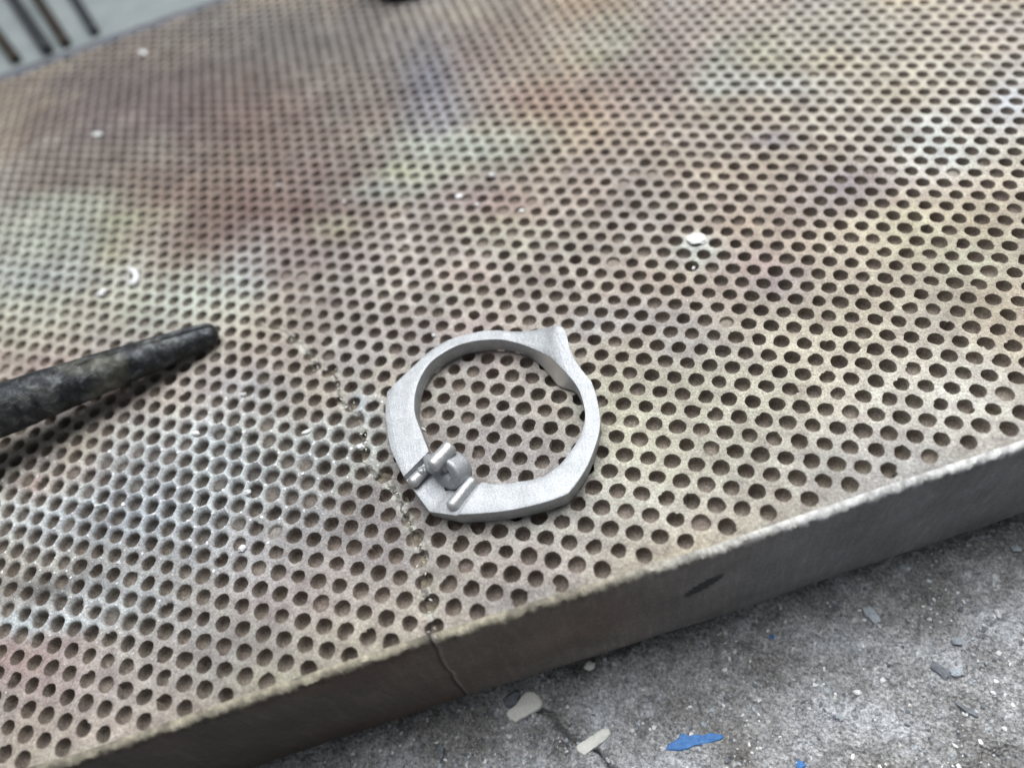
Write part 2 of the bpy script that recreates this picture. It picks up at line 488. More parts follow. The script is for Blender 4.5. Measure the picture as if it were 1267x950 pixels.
# stains and broad tone patches: px, py, radius x, radius y (photo pixels), colour, strength
STAINS_AND_TONES = [
    (260, 740, 330, 130, (0.35, 0.315, 0.305), 0.6), (450, 640, 110, 70, (0.30, 0.275, 0.28), 0.7), (620, 560, 140, 60, (0.31, 0.285, 0.29), 0.5),
    (240, 120, 270, 130, (0.195, 0.155, 0.145), 0.95), (430, 60, 200, 80, (0.25, 0.225, 0.215), 0.8),  # top-left dark tone partly stands in for light falling off
    (330, 60, 90, 40, (0.21, 0.215, 0.21), 0.5),
    (320, 255, 120, 40, (0.21, 0.135, 0.125), 0.9), (80, 225, 60, 20, (0.20, 0.125, 0.115), 0.7), (400, 220, 70, 40, (0.24, 0.165, 0.155), 0.6),
    (320, 150, 120, 60, (0.25, 0.17, 0.155), 0.6), (150, 130, 90, 40, (0.22, 0.185, 0.205), 0.5),
    (100, 250, 50, 26, (0.50, 0.52, 0.45), 0.75), (85, 290, 70, 40, (0.50, 0.54, 0.48), 0.75), (30, 350, 50, 45, (0.55, 0.58, 0.52), 0.8),
    (150, 275, 22, 14, (0.42, 0.42, 0.31), 0.6), (137, 325, 16, 30, (0.46, 0.43, 0.27), 0.6), (170, 268, 30, 10, (0.42, 0.43, 0.32), 0.5),
    (60, 340, 60, 18, (0.40, 0.44, 0.48), 0.5), (150, 345, 30, 20, (0.62, 0.64, 0.64), 0.6),
    (40, 420, 70, 35, (0.56, 0.54, 0.45), 0.8), (200, 370, 110, 30, (0.56, 0.57, 0.49), 0.85), (270, 360, 50, 25, (0.58, 0.62, 0.56), 0.8),
    (310, 335, 30, 22, (0.52, 0.56, 0.60), 0.6), (60, 450, 70, 25, (0.42, 0.27, 0.27), 0.5),
    (400, 350, 60, 40, (0.40, 0.33, 0.33), 0.6), (360, 320, 40, 30, (0.42, 0.33, 0.32), 0.5), (450, 350, 50, 14, (0.62, 0.60, 0.55), 0.5),
    (525, 85, 30, 46, (0.25, 0.26, 0.34), 0.6), (540, 150, 30, 30, (0.34, 0.35, 0.45), 0.4),
    (755, 48, 45, 26, (0.41, 0.43, 0.35), 0.6), (735, 70, 16, 8, (0.48, 0.47, 0.32), 0.45),
    (690, 125, 65, 26, (0.31, 0.21, 0.19), 0.75), (600, 70, 50, 30, (0.28, 0.20, 0.19), 0.5), (780, 110, 60, 30, (0.36, 0.27, 0.24), 0.5), (60, 60, 1, 1, (0.3, 0.3, 0.3), 0.0), (830, 30, 60, 30, (0.36, 0.29, 0.27), 0.6), (840, 90, 40, 40, (0.38, 0.30, 0.28), 0.5),
    (580, 180, 75, 20, (0.50, 0.54, 0.48), 0.8), (510, 218, 50, 20, (0.50, 0.52, 0.42), 0.75), (495, 214, 18, 8, (0.52, 0.51, 0.36), 0.5),
    (470, 240, 50, 14, (0.44, 0.49, 0.47), 0.5), (600, 245, 60, 16, (0.32, 0.25, 0.26), 0.6), (640, 245, 50, 14, (0.40, 0.29, 0.28), 0.5), (410, 280, 30, 12, (0.54, 0.52, 0.38), 0.5),
    (640, 290, 60, 20, (0.54, 0.53, 0.44), 0.6), (600, 340, 60, 20, (0.52, 0.42, 0.40), 0.6), (700, 330, 60, 40, (0.54, 0.50, 0.46), 0.4),
    (950, 65, 45, 22, (0.50, 0.50, 0.38), 0.7), (890, 95, 25, 35, (0.50, 0.53, 0.48), 0.6), (960, 100, 60, 14, (0.58, 0.59, 0.58), 0.7), (1050, 40, 90, 30, (0.48, 0.47, 0.45), 0.5),
    (1160, 180, 70, 35, (0.62, 0.66, 0.68), 0.75), (1250, 130, 30, 25, (0.56, 0.60, 0.72), 0.6), (1200, 90, 60, 20, (0.62, 0.61, 0.58), 0.5), (1030, 140, 70, 40, (0.58, 0.54, 0.50), 0.5),
    (1050, 235, 45, 30, (0.33, 0.29, 0.34), 0.8), (1020, 260, 70, 20, (0.36, 0.32, 0.35), 0.5), (960, 175, 30, 12, (0.42, 0.38, 0.46), 0.5), (965, 355, 55, 32, (0.36, 0.30, 0.33), 0.75), (930, 330, 30, 14, (0.50, 0.36, 0.36), 0.5),
    (1180, 230, 70, 30, (0.56, 0.48, 0.44), 0.5), (1120, 290, 70, 30, (0.60, 0.56, 0.42), 0.7), (1200, 320, 60, 25, (0.62, 0.61, 0.48), 0.6), (1050, 330, 60, 40, (0.56, 0.50, 0.44), 0.6),
    (900, 480, 110, 60, (0.56, 0.53, 0.43), 0.7), (830, 560, 100, 50, (0.56, 0.54, 0.45), 0.7), (1040, 450, 80, 50, (0.60, 0.55, 0.47), 0.6), (760, 500, 40, 50, (0.52, 0.50, 0.38), 0.6),
    (1180, 480, 90, 50, (0.68, 0.66, 0.62), 0.8), (1000, 560, 80, 40, (0.62, 0.58, 0.53), 0.6), (810, 300, 60, 40, (0.57, 0.53, 0.50), 0.4),
    (862, 298, 14, 8, (0.86, 0.88, 0.88), 0.95), (858, 315, 34, 16, (0.58, 0.63, 0.62), 0.6), (790, 390, 60, 25, (0.46, 0.44, 0.46), 0.5), (860, 420, 50, 25, (0.48, 0.46, 0.47), 0.5),
    (720, 400, 30, 18, (0.50, 0.50, 0.54), 0.5), (590, 400, 60, 20, (0.52, 0.42, 0.41), 0.5), (840, 640, 60, 25, (0.60, 0.54, 0.50), 0.5),
    (560, 370, 60, 16, (0.40, 0.40, 0.37), 0.5), (470, 400, 80, 30, (0.40, 0.36, 0.36), 0.6), (430, 440, 40, 30, (0.36, 0.35, 0.38), 0.5),
    (447, 505, 22, 26, (0.58, 0.60, 0.60), 0.8), (455, 555, 30, 25, (0.60, 0.60, 0.55), 0.7), (440, 495, 7, 7, (0.30, 0.42, 0.62), 0.7), (420, 580, 26, 20, (0.60, 0.60, 0.53), 0.7),
    (620, 560, 100, 50, (0.385, 0.355, 0.360), 0.85), (560, 450, 60, 25, (0.42, 0.40, 0.41), 0.5), (550, 480, 30, 22, (0.47, 0.45, 0.41), 0.6), (620, 440, 30, 12, (0.44, 0.32, 0.33), 0.5), (690, 490, 20, 15, (0.58, 0.52, 0.46), 0.7),
    (470, 650, 70, 60, (0.36, 0.325, 0.33), 0.8), (380, 660, 60, 40, (0.40, 0.37, 0.38), 0.6), (340, 730, 70, 30, (0.44, 0.35, 0.35), 0.6), (420, 740, 60, 30, (0.46, 0.40, 0.40), 0.5),
    (660, 700, 60, 25, (0.56, 0.47, 0.44), 0.7), (560, 770, 70, 16, (0.58, 0.51, 0.46), 0.6), (720, 660, 50, 30, (0.52, 0.49, 0.44), 0.6), (800, 620, 60, 30, (0.55, 0.54, 0.49), 0.5),
    (350, 850, 60, 18, (0.50, 0.46, 0.34), 0.8), (250, 880, 60, 22, (0.52, 0.42, 0.36), 0.6), (150, 910, 90, 22, (0.52, 0.43, 0.39), 0.6), (430, 820, 60, 14, (0.52, 0.47, 0.42), 0.5),
    (30, 820, 60, 50, (0.46, 0.31, 0.31), 0.7), (90, 850, 60, 30, (0.47, 0.39, 0.39), 0.5), (180, 830, 60, 40, (0.45, 0.40, 0.39), 0.4),
    (270, 590, 75, 55, (0.56, 0.58, 0.58), 0.85), (200, 560, 60, 35, (0.60, 0.60, 0.60), 0.8), (370, 545, 50, 26, (0.58, 0.58, 0.54), 0.8), (180, 640, 70, 40, (0.50, 0.55, 0.62), 0.8),
    (110, 590, 36, 16, (0.56, 0.44, 0.40), 0.6), (40, 600, 18, 12, (0.48, 0.24, 0.14), 0.8), (42, 570, 30, 12, (0.52, 0.42, 0.40), 0.5), (90, 500, 70, 20, (0.50, 0.42, 0.42), 0.5), (135, 480, 40, 14, (0.48, 0.34, 0.33), 0.5),
    (60, 645, 60, 26, (0.46, 0.50, 0.56), 0.7), (130, 720, 70, 26, (0.46, 0.47, 0.50), 0.7), (50, 725, 60, 18, (0.15, 0.14, 0.145), 0.8), (140, 655, 40, 16, (0.16, 0.16, 0.18), 0.6), (200, 690, 60, 14, (0.22, 0.22, 0.24), 0.5), (100, 665, 60, 12, (0.26, 0.25, 0.27), 0.4), (30, 770, 40, 16, (0.60, 0.68, 0.72), 0.8),
    (150, 745, 40, 14, (0.62, 0.66, 0.70), 0.6), (90, 775, 30, 10, (0.62, 0.68, 0.72), 0.7), (300, 700, 60, 40, (0.46, 0.46, 0.50), 0.6), (260, 545, 20, 12, (0.62, 0.68, 0.72), 0.5), (210, 780, 60, 20, (0.42, 0.40, 0.42), 0.5),
    (300, 480, 60, 30, (0.44, 0.42, 0.45), 0.6), (340, 440, 40, 20, (0.46, 0.38, 0.38), 0.5), (250, 470, 40, 14, (0.46, 0.40, 0.42), 0.5),
]
FLUXED = [(290, 585, 75, 55, 1.0), (190, 600, 70, 50, 1.0), (110, 640, 80, 40, 0.8), (380, 560, 50, 45, 0.6), (455, 530, 22, 50, 0.4),
          (90, 760, 80, 26, 0.6), (225, 640, 90, 50, 0.9), (350, 610, 40, 40, 0.6), (30, 640, 60, 60, 0.6)]


def blob(pts2, lst):
    p3 = np.c_[pts2, np.zeros(len(pts2))]
    q = proj(p3)
    infr = ((p3 - CAM) @ ROT.T)[:, 2] > 2.0
    wob = np.c_[fbm(pts2, 5.0, 91), fbm(pts2, 5.0, 92)] * 0.5 + np.c_[fbm(pts2, 1.6, 93), fbm(pts2, 1.6, 94)] * 0.35
    out = []
    for b in lst:
        dx, dy = (q[:, 0] - b[0]) / b[2], (q[:, 1] - b[1]) / b[3]
        r2 = (dx + wob[:, 0]) ** 2 + (dy + wob[:, 1]) ** 2
        out.append(np.exp(-0.5 * r2 * 1.6) * infr)
    return out


def tint_of(pts2):
    n = len(pts2)
    base = np.array([0.50, 0.440, 0.385])
    a, b_, c = fbm(pts2, 9.0, 5)[:, None], fbm(pts2, 7.0, 6)[:, None], fbm(pts2, 3.0, 8)[:, None]
    col = base + a * np.array([0.10, 0.13, 0.11]) + b_ * np.array([0.07, 0.02, -0.07]) + c * 0.06
    for w, s in zip(blob(pts2, STAINS_AND_TONES), STAINS_AND_TONES):
        w = np.clip(w * s[5] * 1.05, 0, 1)[:, None]
        col = col * (1 - w) + np.array(s[4]) * w
    fx = flux_of(pts2)[:, None]
    col = col * (1 - 0.38 * fx) + np.array([0.92, 0.98, 1.08]) * 0.38 * fx  # flux whiteness, with its bluish wet glare put into the colour too
    d = fbm(pts2, 1.6, 17)[:, None]
    e = fbm(pts2, 4.5, 19)[:, None]
    col = col * (1 + 0.22 * d + 0.20 * e * np.array([1.0, 0.9, 0.75]))
    return np.clip(col * np.array([0.83, 0.85, 0.84]), 0.03, 0.92)


def flux_of(pts2):
    w = np.zeros(len(pts2))
    for k, b in zip(blob(pts2, FLUXED), FLUXED):
        w = np.maximum(w, k * b[4])
    return np.clip(w * 1.25 * (1 + 0.5 * fbm(pts2, 2.0, 44)), 0, 1)


def build_board():
    # every cell of the lattice inside the slab
    ii, rr = np.meshgrid(np.arange(-120, 120), np.arange(-60, 90))
    P = np.c_[(ii + 0.5 * rr).ravel(), (rr * S3 / 2).ravel()].astype(float)
    s, d = P @ E1, P @ E2
    chain = (np.array([0.5, -11.26]) @ E2)
    fd = np.minimum(front_d(s), chain)
    keep = (s > S_MIN - 1) & (s < S_MAX + 1) & (d > chain - 2.4) & (d < back_d(s) + 1.2)
    P, s, d = P[keep], s[keep], d[keep]
    hole = (d > chain - 0.1) & (d < back_d(s) - 1.1) & (s > S_MIN + 1) & (s < S_MAX - 1)
    Wp, _, _ = warp(P)
    q = proj(np.c_[Wp, np.zeros(len(Wp))])
    front = ((np.c_[Wp, np.zeros(len(Wp))] - CAM) @ ROT.T)[:, 2] > 3
    vis = front & (q[:, 0] > -40) & (q[:, 0] < 1310) & (q[:, 1] > -40) & (q[:, 1] < 1000)
    near = vis & (np.hypot(Wp[:, 0] - CAM[0], Wp[:, 1] - CAM[1]) < 36)
    fluxc = flux_of(Wp)
    V, Fq, Ft, IN, ORI = [], [], [], [], []
    off = 0
    R_H = 0.352
    # hexagon boundary around a cell, k in [0,24)
    hexang = np.arange(24) * 15.0
    hexr = 0.5 / np.cos(np.radians(((hexang) % 60) - 30 + 0)) if False else None
    def hexpt(n):
        a = np.radians(np.arange(n) * 360.0 / n)
        # neighbours at 0,60,..: edge middles at multiples of 60 degrees, corners at 30+60k
        m = ((np.degrees(a) + 30) % 60) - 30
        r = 0.5 / np.cos(np.radians(m))
        return a, r
    for k in range(len(P)):
        n = 24 if near[k] else 12
        a, rh = hexpt(n)
        ca, sa = np.cos(a), np.sin(a)
        c = P[k]
        if not hole[k]:
            rings = [(rh, 0.0, 0)]
            if near[k]:
                rings += [(np.full(n, 0.3), 0.0, 0)]
            centre_z, cin = 0.0, 0
        else:
            w = fluxc[k]
            R = R_H * (1 + 0.045 * rng.normal() * (0.5 + 0.5 * near[k]))
            R = min(R, 0.41)
            ph = rng.uniform(0, 6.28, 3)
            rad = R * (1 + 0.025 * np.cos(2 * a + ph[0]) + 0.02 * np.cos(3 * a + ph[1]) + 0.012 * np.cos(5 * a + ph[2]))
            pxk = q[k]
            chipped = 0.0
            if near[k]:
                rad = rad * (1 + 0.018 * rng.normal(size=n))
                dfront = d[k] - chain
                pchip = 0.34 if dfront < 9 else 0.10
                if rng.random() < pchip:
                    a0 = rng.uniform(2.2, 4.6) if rng.random() < .7 else rng.uniform(0, 6.28)
                    amp = rng.uniform(0.10, 0.36)
                    da = np.abs((a - a0 + math.pi) % (2 * math.pi) - math.pi)
                    rad = rad * (1 - amp * np.exp(-(da / rng.uniform(0.40, 0.95)) ** 2) * (1 + 0.35 * rng.normal(size=n).clip(-1, 1)))
                    chipped = amp
                if rng.random() < 0.12:
                    kk = rng.integers(n)
                    rad[kk] *= 1.16
            dep = -(0.60 + 0.08 * rng.normal()) + 0.18 * float(smooth01((d[k] + 4) / 20.0))
            r = rng.random()
            if r < 0.006: dep = -0.20
            elif r < 0.02: dep = -0.36
            if w > 0.35 and rng.random() < 0.08: dep = -0.34
            dep = min(dep, -0.12)
            e = w * (0.7 + 0.3 * rng.random())
            rimr = np.minimum(rad * (1 + 0.16 * e), rh * 0.95)
            outr = np.minimum(rh * (0.90 + 0.06 * e), np.maximum(rimr + 0.05 + 0.02 * e, rh * (0.72 + 0.24 * e)))
            rings = [(rh, 0.0, 0), (outr, -0.012 * (1 - e) - 0.02 * e, 0),
                     (rimr, -0.028 - 0.16 * e, 0.15 + 0.25 * e), (rad * (0.97 - 0.03 * e), -0.10 - 0.20 * e, 0.8),
                     (rad * 0.92, dep * 0.62, 1.0), (rad * 0.66, dep * 0.90, 1.0)]
            centre_z, cin = dep, 0.93
            if dep > -0.25:
                rings = rings[:3] + [(rad * 0.9, dep, 0.75)]
                cin = 0.7
        nr = len(rings)
        for (r_, z_, in_) in rings:
            jit = 0.0
            V.append(np.c_[c[0] + r_ * ca, c[1] + r_ * sa, np.full(n, z_)])
            IN.append(np.full(n, in_))
        V.append(np.array([[c[0], c[1], centre_z - (0.03 * cin)]]))
        IN.append(np.array([cin]))
        idx = off + np.arange(n)
        nx = off + (np.arange(n) + 1) % n
        for t in range(nr - 1):
            Fq.append(np.c_[idx + t * n, nx + t * n, nx + (t + 1) * n, idx + (t + 1) * n])
        cen = off + nr * n
        Ft.append(np.c_[idx + (nr - 1) * n, nx + (nr - 1) * n, np.full(n, cen)])
        off += nr * n + 1
    V = np.concatenate(V)
    IN = np.concatenate(IN)
    Fq = np.concatenate(Fq)
    Ft = np.concatenate(Ft)
    # turn quads to touch outwards
    xy, sd, al = warp(V[:, :2])
    # clamp to the slab outline
    s, d = xy @ E1, xy @ E2
    fd = front_d(s)
    top = V[:, 2] > -0.3
    d = np.where(d < fd, fd, d)
    d = np.minimum(d, back_d(s))
    s = np.clip(s, S_MIN, S_MAX)
    xy = s[:, None] * E1 + d[:, None] * E2
    z = V[:, 2].copy()
    # gentle real relief of the face
    fl = flux_of(xy)
    isnear = np.hypot(xy[:, 0] - CAM[0], xy[:, 1] - CAM[1]) < 34
    z += 0.018 * fbm(xy, 1.2, 3) * isnear * (z > -0.3)
    z += fl * 0.05 * fbm(xy, 0.7, 12) * (z > -0.25) * isnear
    z += 0.03 * fbm(V, 0.3, 77, 3) * (z < -0.3) * isnear
    # rounded front arris
    z -= 0.10 * np.exp(-((d - front_d(s)) / 0.35) ** 2) * (1 + fbm(xy, 0.5, 21))
    act = al > AL_START + 0.5
    width = 0.035 + 0.10 * np.clip(fbm(np.c_[al, al * 0], 1.5, 55), 0, 1)
    z -= act * 0.07 * np.exp(-(sd / 0.14) ** 2) * (1 + fbm(xy, 0.5, 59))
    verts = np.c_[xy, z]
    # colour
    tint = tint_of(xy)
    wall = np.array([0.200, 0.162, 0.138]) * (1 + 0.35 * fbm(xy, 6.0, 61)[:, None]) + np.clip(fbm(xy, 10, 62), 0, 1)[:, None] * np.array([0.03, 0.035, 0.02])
    pale = np.clip((d - (-10.0)) / 60.0, 0, 1)[:, None] * 0.0
    rb = smooth01((d - (back_d(s) - 1.25 + 0.5 * fbm(xy, 2.0, 64))) / 0.3)[:, None]
    tint = tint * (1 - rb) + np.array([0.115, 0.125, 0.150]) * rb
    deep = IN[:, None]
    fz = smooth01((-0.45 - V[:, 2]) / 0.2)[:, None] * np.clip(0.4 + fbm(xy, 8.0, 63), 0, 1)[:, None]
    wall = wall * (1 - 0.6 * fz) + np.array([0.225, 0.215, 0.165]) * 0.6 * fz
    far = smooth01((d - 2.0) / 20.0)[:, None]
    wall = wall * (1 - 0.55 * fl[:, None])  # hole walls in the flux zone darkened in colour to deepen their shade
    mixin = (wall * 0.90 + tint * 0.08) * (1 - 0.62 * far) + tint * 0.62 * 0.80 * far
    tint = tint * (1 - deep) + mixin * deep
    # crack edges: pale greenish broken ceramic
    cline = 0 * (act * np.exp(-((sd - 0.02) / 0.045) ** 2))[:, None] * 0.6 * np.clip(0.6 + 1.6 * fbm(xy, 0.9, 67), 0, 1)[:, None]
    tint = tint * (1 - cline) + np.array([0.05, 0.045, 0.035]) * cline
    ce = (act * np.exp(-(sd / 0.16) ** 2))[:, None] * 0.45 * np.clip(0.5 + 1.5 * fbm(xy, 0.8, 66), 0, 1)[:, None]
    tint = tint * (1 - ce) + np.array([0.50, 0.50, 0.42]) * ce
    # remove faces that straddle the crack
    sgn = np.where(sd >= 0, 1, -1)
    cut = np.full(len(verts), -1.0)
    qv = proj(verts)
    for (vx, vy, va, vb) in ((517, 668, 5, 10), (452, 540, 4, 8)):
        cut = np.maximum(cut, 1.0 - np.hypot((qv[:, 0] - vx) / va, (qv[:, 1] - vy) / vb))
    def keepf(F):
        sg = sgn[F]
        strad = (sg.min(1) != sg.max(1)) & act[F].all(1) & (cut[F].mean(1) > 0)
        ext = np.ptp(verts[F][:, :, 0], axis=1) + np.ptp(verts[F][:, :, 1], axis=1)
        wall_f = verts[F][:, :, 2].min(1) < -0.2
        area_ok = ext > 1e-5
        return F[(~(strad)) & area_ok & (ext < 3)]
    Fq, Ft = keepf(Fq), keepf(Ft)
    faces = Fq.tolist() + Ft.tolist()
    dcr = np.where(act > 0, sd, 9.0)
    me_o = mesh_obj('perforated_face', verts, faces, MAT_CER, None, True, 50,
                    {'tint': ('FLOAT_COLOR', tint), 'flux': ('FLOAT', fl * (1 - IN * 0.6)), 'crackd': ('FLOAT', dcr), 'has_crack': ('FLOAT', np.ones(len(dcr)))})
    return me_o


board = empty('soldering_board', (0, 0, -THICK),
              'thick stained honeycomb soldering board full of small round holes under the silver ring', 'soldering board')
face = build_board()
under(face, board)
print('board verts', len(face.data.vertices))


def crack_bed():
    # greenish broken ceramic just below the crack
    c = CR[4:-1].copy()
    c[-1] += E2 * 0.45
    sg = np.r_[0, np.cumsum(np.hypot(*np.diff(c, axis=0).T))]
    ss = np.arange(0, sg[-1], 0.12)
    c = np.c_[np.interp(ss, sg, c[:, 0]), np.interp(ss, sg, c[:, 1])]
    pts, F = [], []
    NW = 9
    for k, p in enumerate(c):
        t = c[min(k + 1, len(c) - 1)] - c[max(k - 1, 0)]
        t = t / np.hypot(*t)
        n = np.array([-t[1], t[0]])
        for w in np.linspace(-0.28, 0.28, NW):
            pts.append([*(p + n * w), -0.40 - 0.1 * math.exp(-(w / 0.07) ** 2)])
    for k in range(len(c) - 1):
        for j in range(NW - 1):
            a = k * NW + j
            F.append([a, a + 1, a + NW + 1, a + NW])
    pts = np.array(pts)
    pts[:, 2] += 0.05 * fbm(pts, 0.35, 901)
    t = np.array([0.17, 0.145, 0.11]) * (1 + 0.9 * fbm(pts, 0.5, 902)[:, None])
    t = np.clip(t, 0.02, 1)
    return mesh_obj('crack_bed', pts, F, MAT_CER, None, True, None, {'tint': ('FLOAT_COLOR', t), 'flux': ('FLOAT', np.zeros(len(pts)))})


under(crack_bed(), board)


def crack_splinters():
    r = np.random.default_rng(31)
    c = CR[6:-1]
    sg = np.r_[0, np.cumsum(np.hypot(*np.diff(c, axis=0).T))]
    V, F = [], []
    for k in range(45):
        s = r.uniform(0, sg[-1])
        p = np.array([np.interp(s, sg, c[:, 0]), np.interp(s, sg, c[:, 1])]) + r.normal(size=2) * 0.2
        a = r.uniform(0, 6.28)
        L, w, h = r.uniform(0.03, 0.12), r.uniform(0.015, 0.035), r.uniform(0.01, 0.03)
        d, q = np.array([math.cos(a), math.sin(a)]), np.array([-math.sin(a), math.cos(a)])
        z = -0.02
        o = len(V)
        tilt = r.normal() * 0.3 * L
        V += [[*(p - d * L), z - tilt], [*(p + q * w), z], [*(p + d * L), z + tilt], [*(p - q * w), z], [*(p + d * L * 0.2), z + h], [*p, z - 0.1]]
        F += [[o, o + 3, o + 4], [o + 3, o + 2, o + 4], [o + 2, o + 1, o + 4], [o + 1, o, o + 4], [o, o + 1, o + 5], [o + 1, o + 2, o + 5], [o + 2, o + 3, o + 5], [o + 3, o, o + 5]]
    o = mesh_obj('crack_splinters', V, F, MAT_CREAM, None, False)
    o['kind'] = 'stuff'
    return o


under(crack_splinters(), board)


def build_side():
    # the rough arris and the front wall of the slab, walked along its length
    S = np.concatenate([np.arange(S_MIN, -22, 1.0), np.arange(-22, 33, 0.07), np.arange(33, S_MAX + 0.5, 1.0)])
    base = np.c_[S, front_d(S)]
    prof = [(0.12, -0.03), (0.02, -0.04), (-0.10, -0.07), (-0.18, -0.16), (-0.23, -0.28), (-0.26, -0.45), (-0.27, -0.62)]
    prof += [(-0.27, z) for z in np.linspace(-0.9, -THICK + 0.85, 34)] + [(-0.22, -THICK + 0.62), (0.10, -THICK + 0.52), (1.6, -THICK + 0.46), (1.7, -THICK)]
    nS, nP = len(S), len(prof)
    V = np.zeros((nS, nP, 3))
    IN = np.zeros((nS, nP))
    for j, (o, z) in enumerate(prof):
        nz = fbm(np.c_[S, np.full(nS, z * 2.5)], 0.30, 200, 4, 0.7)
        nz2 = fbm(np.c_[S, np.full(nS, z)], 3.0, 300, 3)
        rough = 0.17 if j in (1, 2, 3, 4, 5) else (0.03 if j > 0 else 0.0)
        dd = base[:, 1] + o + nz * rough + nz2 * (0.06 if j > 0 else 0.0)
        zz = z + (nz * 0.09 if 0 < j < 5 else 0)
        xy = S[:, None] * E1 + dd[:, None] * E2
        V[:, j] = np.c_[xy, np.full(nS, 1.0) * zz]
    P2 = V.reshape(-1, 3)
    idx = np.arange(nS * nP).reshape(nS, nP)
    F = np.stack([idx[:-1, :-1], idx[:-1, 1:], idx[1:, 1:], idx[1:, :-1]], -1).reshape(-1, 4)
    Sg = np.repeat(S, nP)
    Zg = np.tile([z for o, z in prof], nS)
    # colour along the length: brown and darker at the left, slate grey at the right
    sx = proj(P2)[:, 0]
    g = smooth01((Sg - 2) / 14)[:, None]
    col = np.array([0.145, 0.116, 0.094]) * (1 - g) + np.array([0.195, 0.20, 0.208]) * g
    col = col * (0.5 + 0.5 * smooth01((Sg + 9) / 12)[:, None])
    red = np.clip(fbm(np.c_[Sg, Zg * 1.5], 4.5, 400) * 1.6 + 0.1, 0, 1)[:, None] * (1 - smooth01((Sg - 6) / 10))[:, None]
    col = col * (1 - 0.5 * red) + np.array([0.16, 0.080, 0.062]) * 0.5 * red * (0.5 + 0.5 * smooth01((Sg + 9) / 12)[:, None])
    lo = smooth01((Zg + 5.5) / -3.0)[:, None] * smooth01((Sg + 4) / 6)[:, None]
    col = col * (1 - 0.45 * lo) + np.array([0.27, 0.26, 0.25]) * 0.45 * lo
    col *= (1 + 0.35 * fbm(np.c_[Sg, Zg], 2.0, 410)[:, None])
    # dark leaf-shaped scorch mark
    ms = back(874, 740, -4.0)[:2] @ E1
    u_, v_ = (Sg - ms), (Zg + 3.4)
    c_, s_ = math.cos(0.75), math.sin(0.75)
    a_, b_ = u_ * c_ + v_ * s_, -u_ * s_ + v_ * c_
    mk = smooth01((1.0 - (a_ / 1.25) ** 2 - (b_ / 0.48) ** 2) * 3)[:, None]
    col = col * (1 - mk) + np.array([0.018, 0.020, 0.025]) * mk
    # pale broken arris
    rim = np.clip(1 - (-Zg - 0.02) / 0.27, 0, 1)[:, None]
    rg = smooth01((Sg - 3) / 12)[:, None]
    rimc = (np.array([0.34, 0.31, 0.24]) * (1 - rg) + np.array([0.64, 0.64, 0.63]) * rg) * (1 + 0.9 * fbm(P2, 0.35, 430, 4, 0.7)[:, None])
    rk = smooth01(rim * 2.2 + 0.9 * fbm(P2, 0.5, 433, 4, 0.7)[:, None] * (rim > 0.02))
    dk = np.clip(fbm(P2, 0.9, 431) - 0.05, 0, 1)[:, None] * (1 - rg) * 1.4
    rimc = rimc * (1 - np.clip(dk, 0, 0.8)) + np.array([0.12, 0.11, 0.09]) * np.clip(dk, 0, 0.8)
    col = col * (1 - rk) + rimc * rk
    # crack running down the face
    line = backv([(540, 800)], -0.3)[0], back(558, 836, -4.0), back(569, 854, -6.2), back(580, 869, -8.6)
    zl = np.array([0.2, -4.0, -6.2, -9.6])
    sl = np.array([p[:2] @ E1 for p in line])
    sc = np.interp(-Zg, -zl, sl) + 0.10 * fbm(np.c_[Zg, Zg * 0], 0.9, 440)
    ck = np.exp(-((Sg - sc - 0.05) / 0.06) ** 2)[:, None] * 0.5
    col = col * (1 - ck) + np.array([0.34, 0.31, 0.27]) * ck
    ck2 = np.exp(-((Sg - sc + 0.09) / 0.07) ** 2)
    col = col * (1 - 0.8 * ck2[:, None])
    P2 = P2.copy()
    P2[:, :2] += E2 * (0.05 * ck2)[:, None]
    # the lower left piece sits a hair behind the other
    P2[:, :2] += E2 * (0.04 * (Sg < sc - 0.05))[:, None]
    return mesh_obj('front_edge', P2, F.tolist(), MAT_SIDE, None, True, 60,
                    {'tint': ('FLOAT_COLOR', np.clip(col, 0.012, 0.9)), 'flux': ('FLOAT', np.zeros(len(P2)))})


under(build_side(), board)


def build_back_sides():
    # body of the slab: back and end walls, underside
    s0, s1 = S_MIN, S_MAX
    co = [(s0, front_d(s0) + 0.6), (s1, front_d(s1) + 0.6), (s1, back_d(s1)), (s0, back_d(s0))]
    V, F = [], []
    outline = []
    for s in np.arange(s1, s0 - 0.1, -0.5):
        outline.append((s, back_d(s) + 0.10 * fbm(np.array([[s, 0.0]]), 1.4, 71)[0]))
    outline = [(s1, front_d(s1))] + outline + [(s0, front_d(s0))]
    for (s, d) in outline:
        p = s * E1 + d * E2
        for z, o in ((0.02, 0.0), (-0.25, 0.12), (-1.0, 0.15), (-THICK + 0.05, 0.1)):
            V.append([*(p + (E2 * o)), z])
    n = len(outline)
    for k in range(n - 1):
        for j in range(3):
            a = k * 4 + j
            F.append([a, a + 4, a + 5, a + 1])
    col = np.tile([0.10, 0.105, 0.115], (len(V), 1))
    return mesh_obj('rear_edge', V, F, MAT_SIDE, None, True, 40, {'tint': ('FLOAT_COLOR', col), 'flux': ('FLOAT', np.zeros(len(V)))})


under(build_back_sides(), board)


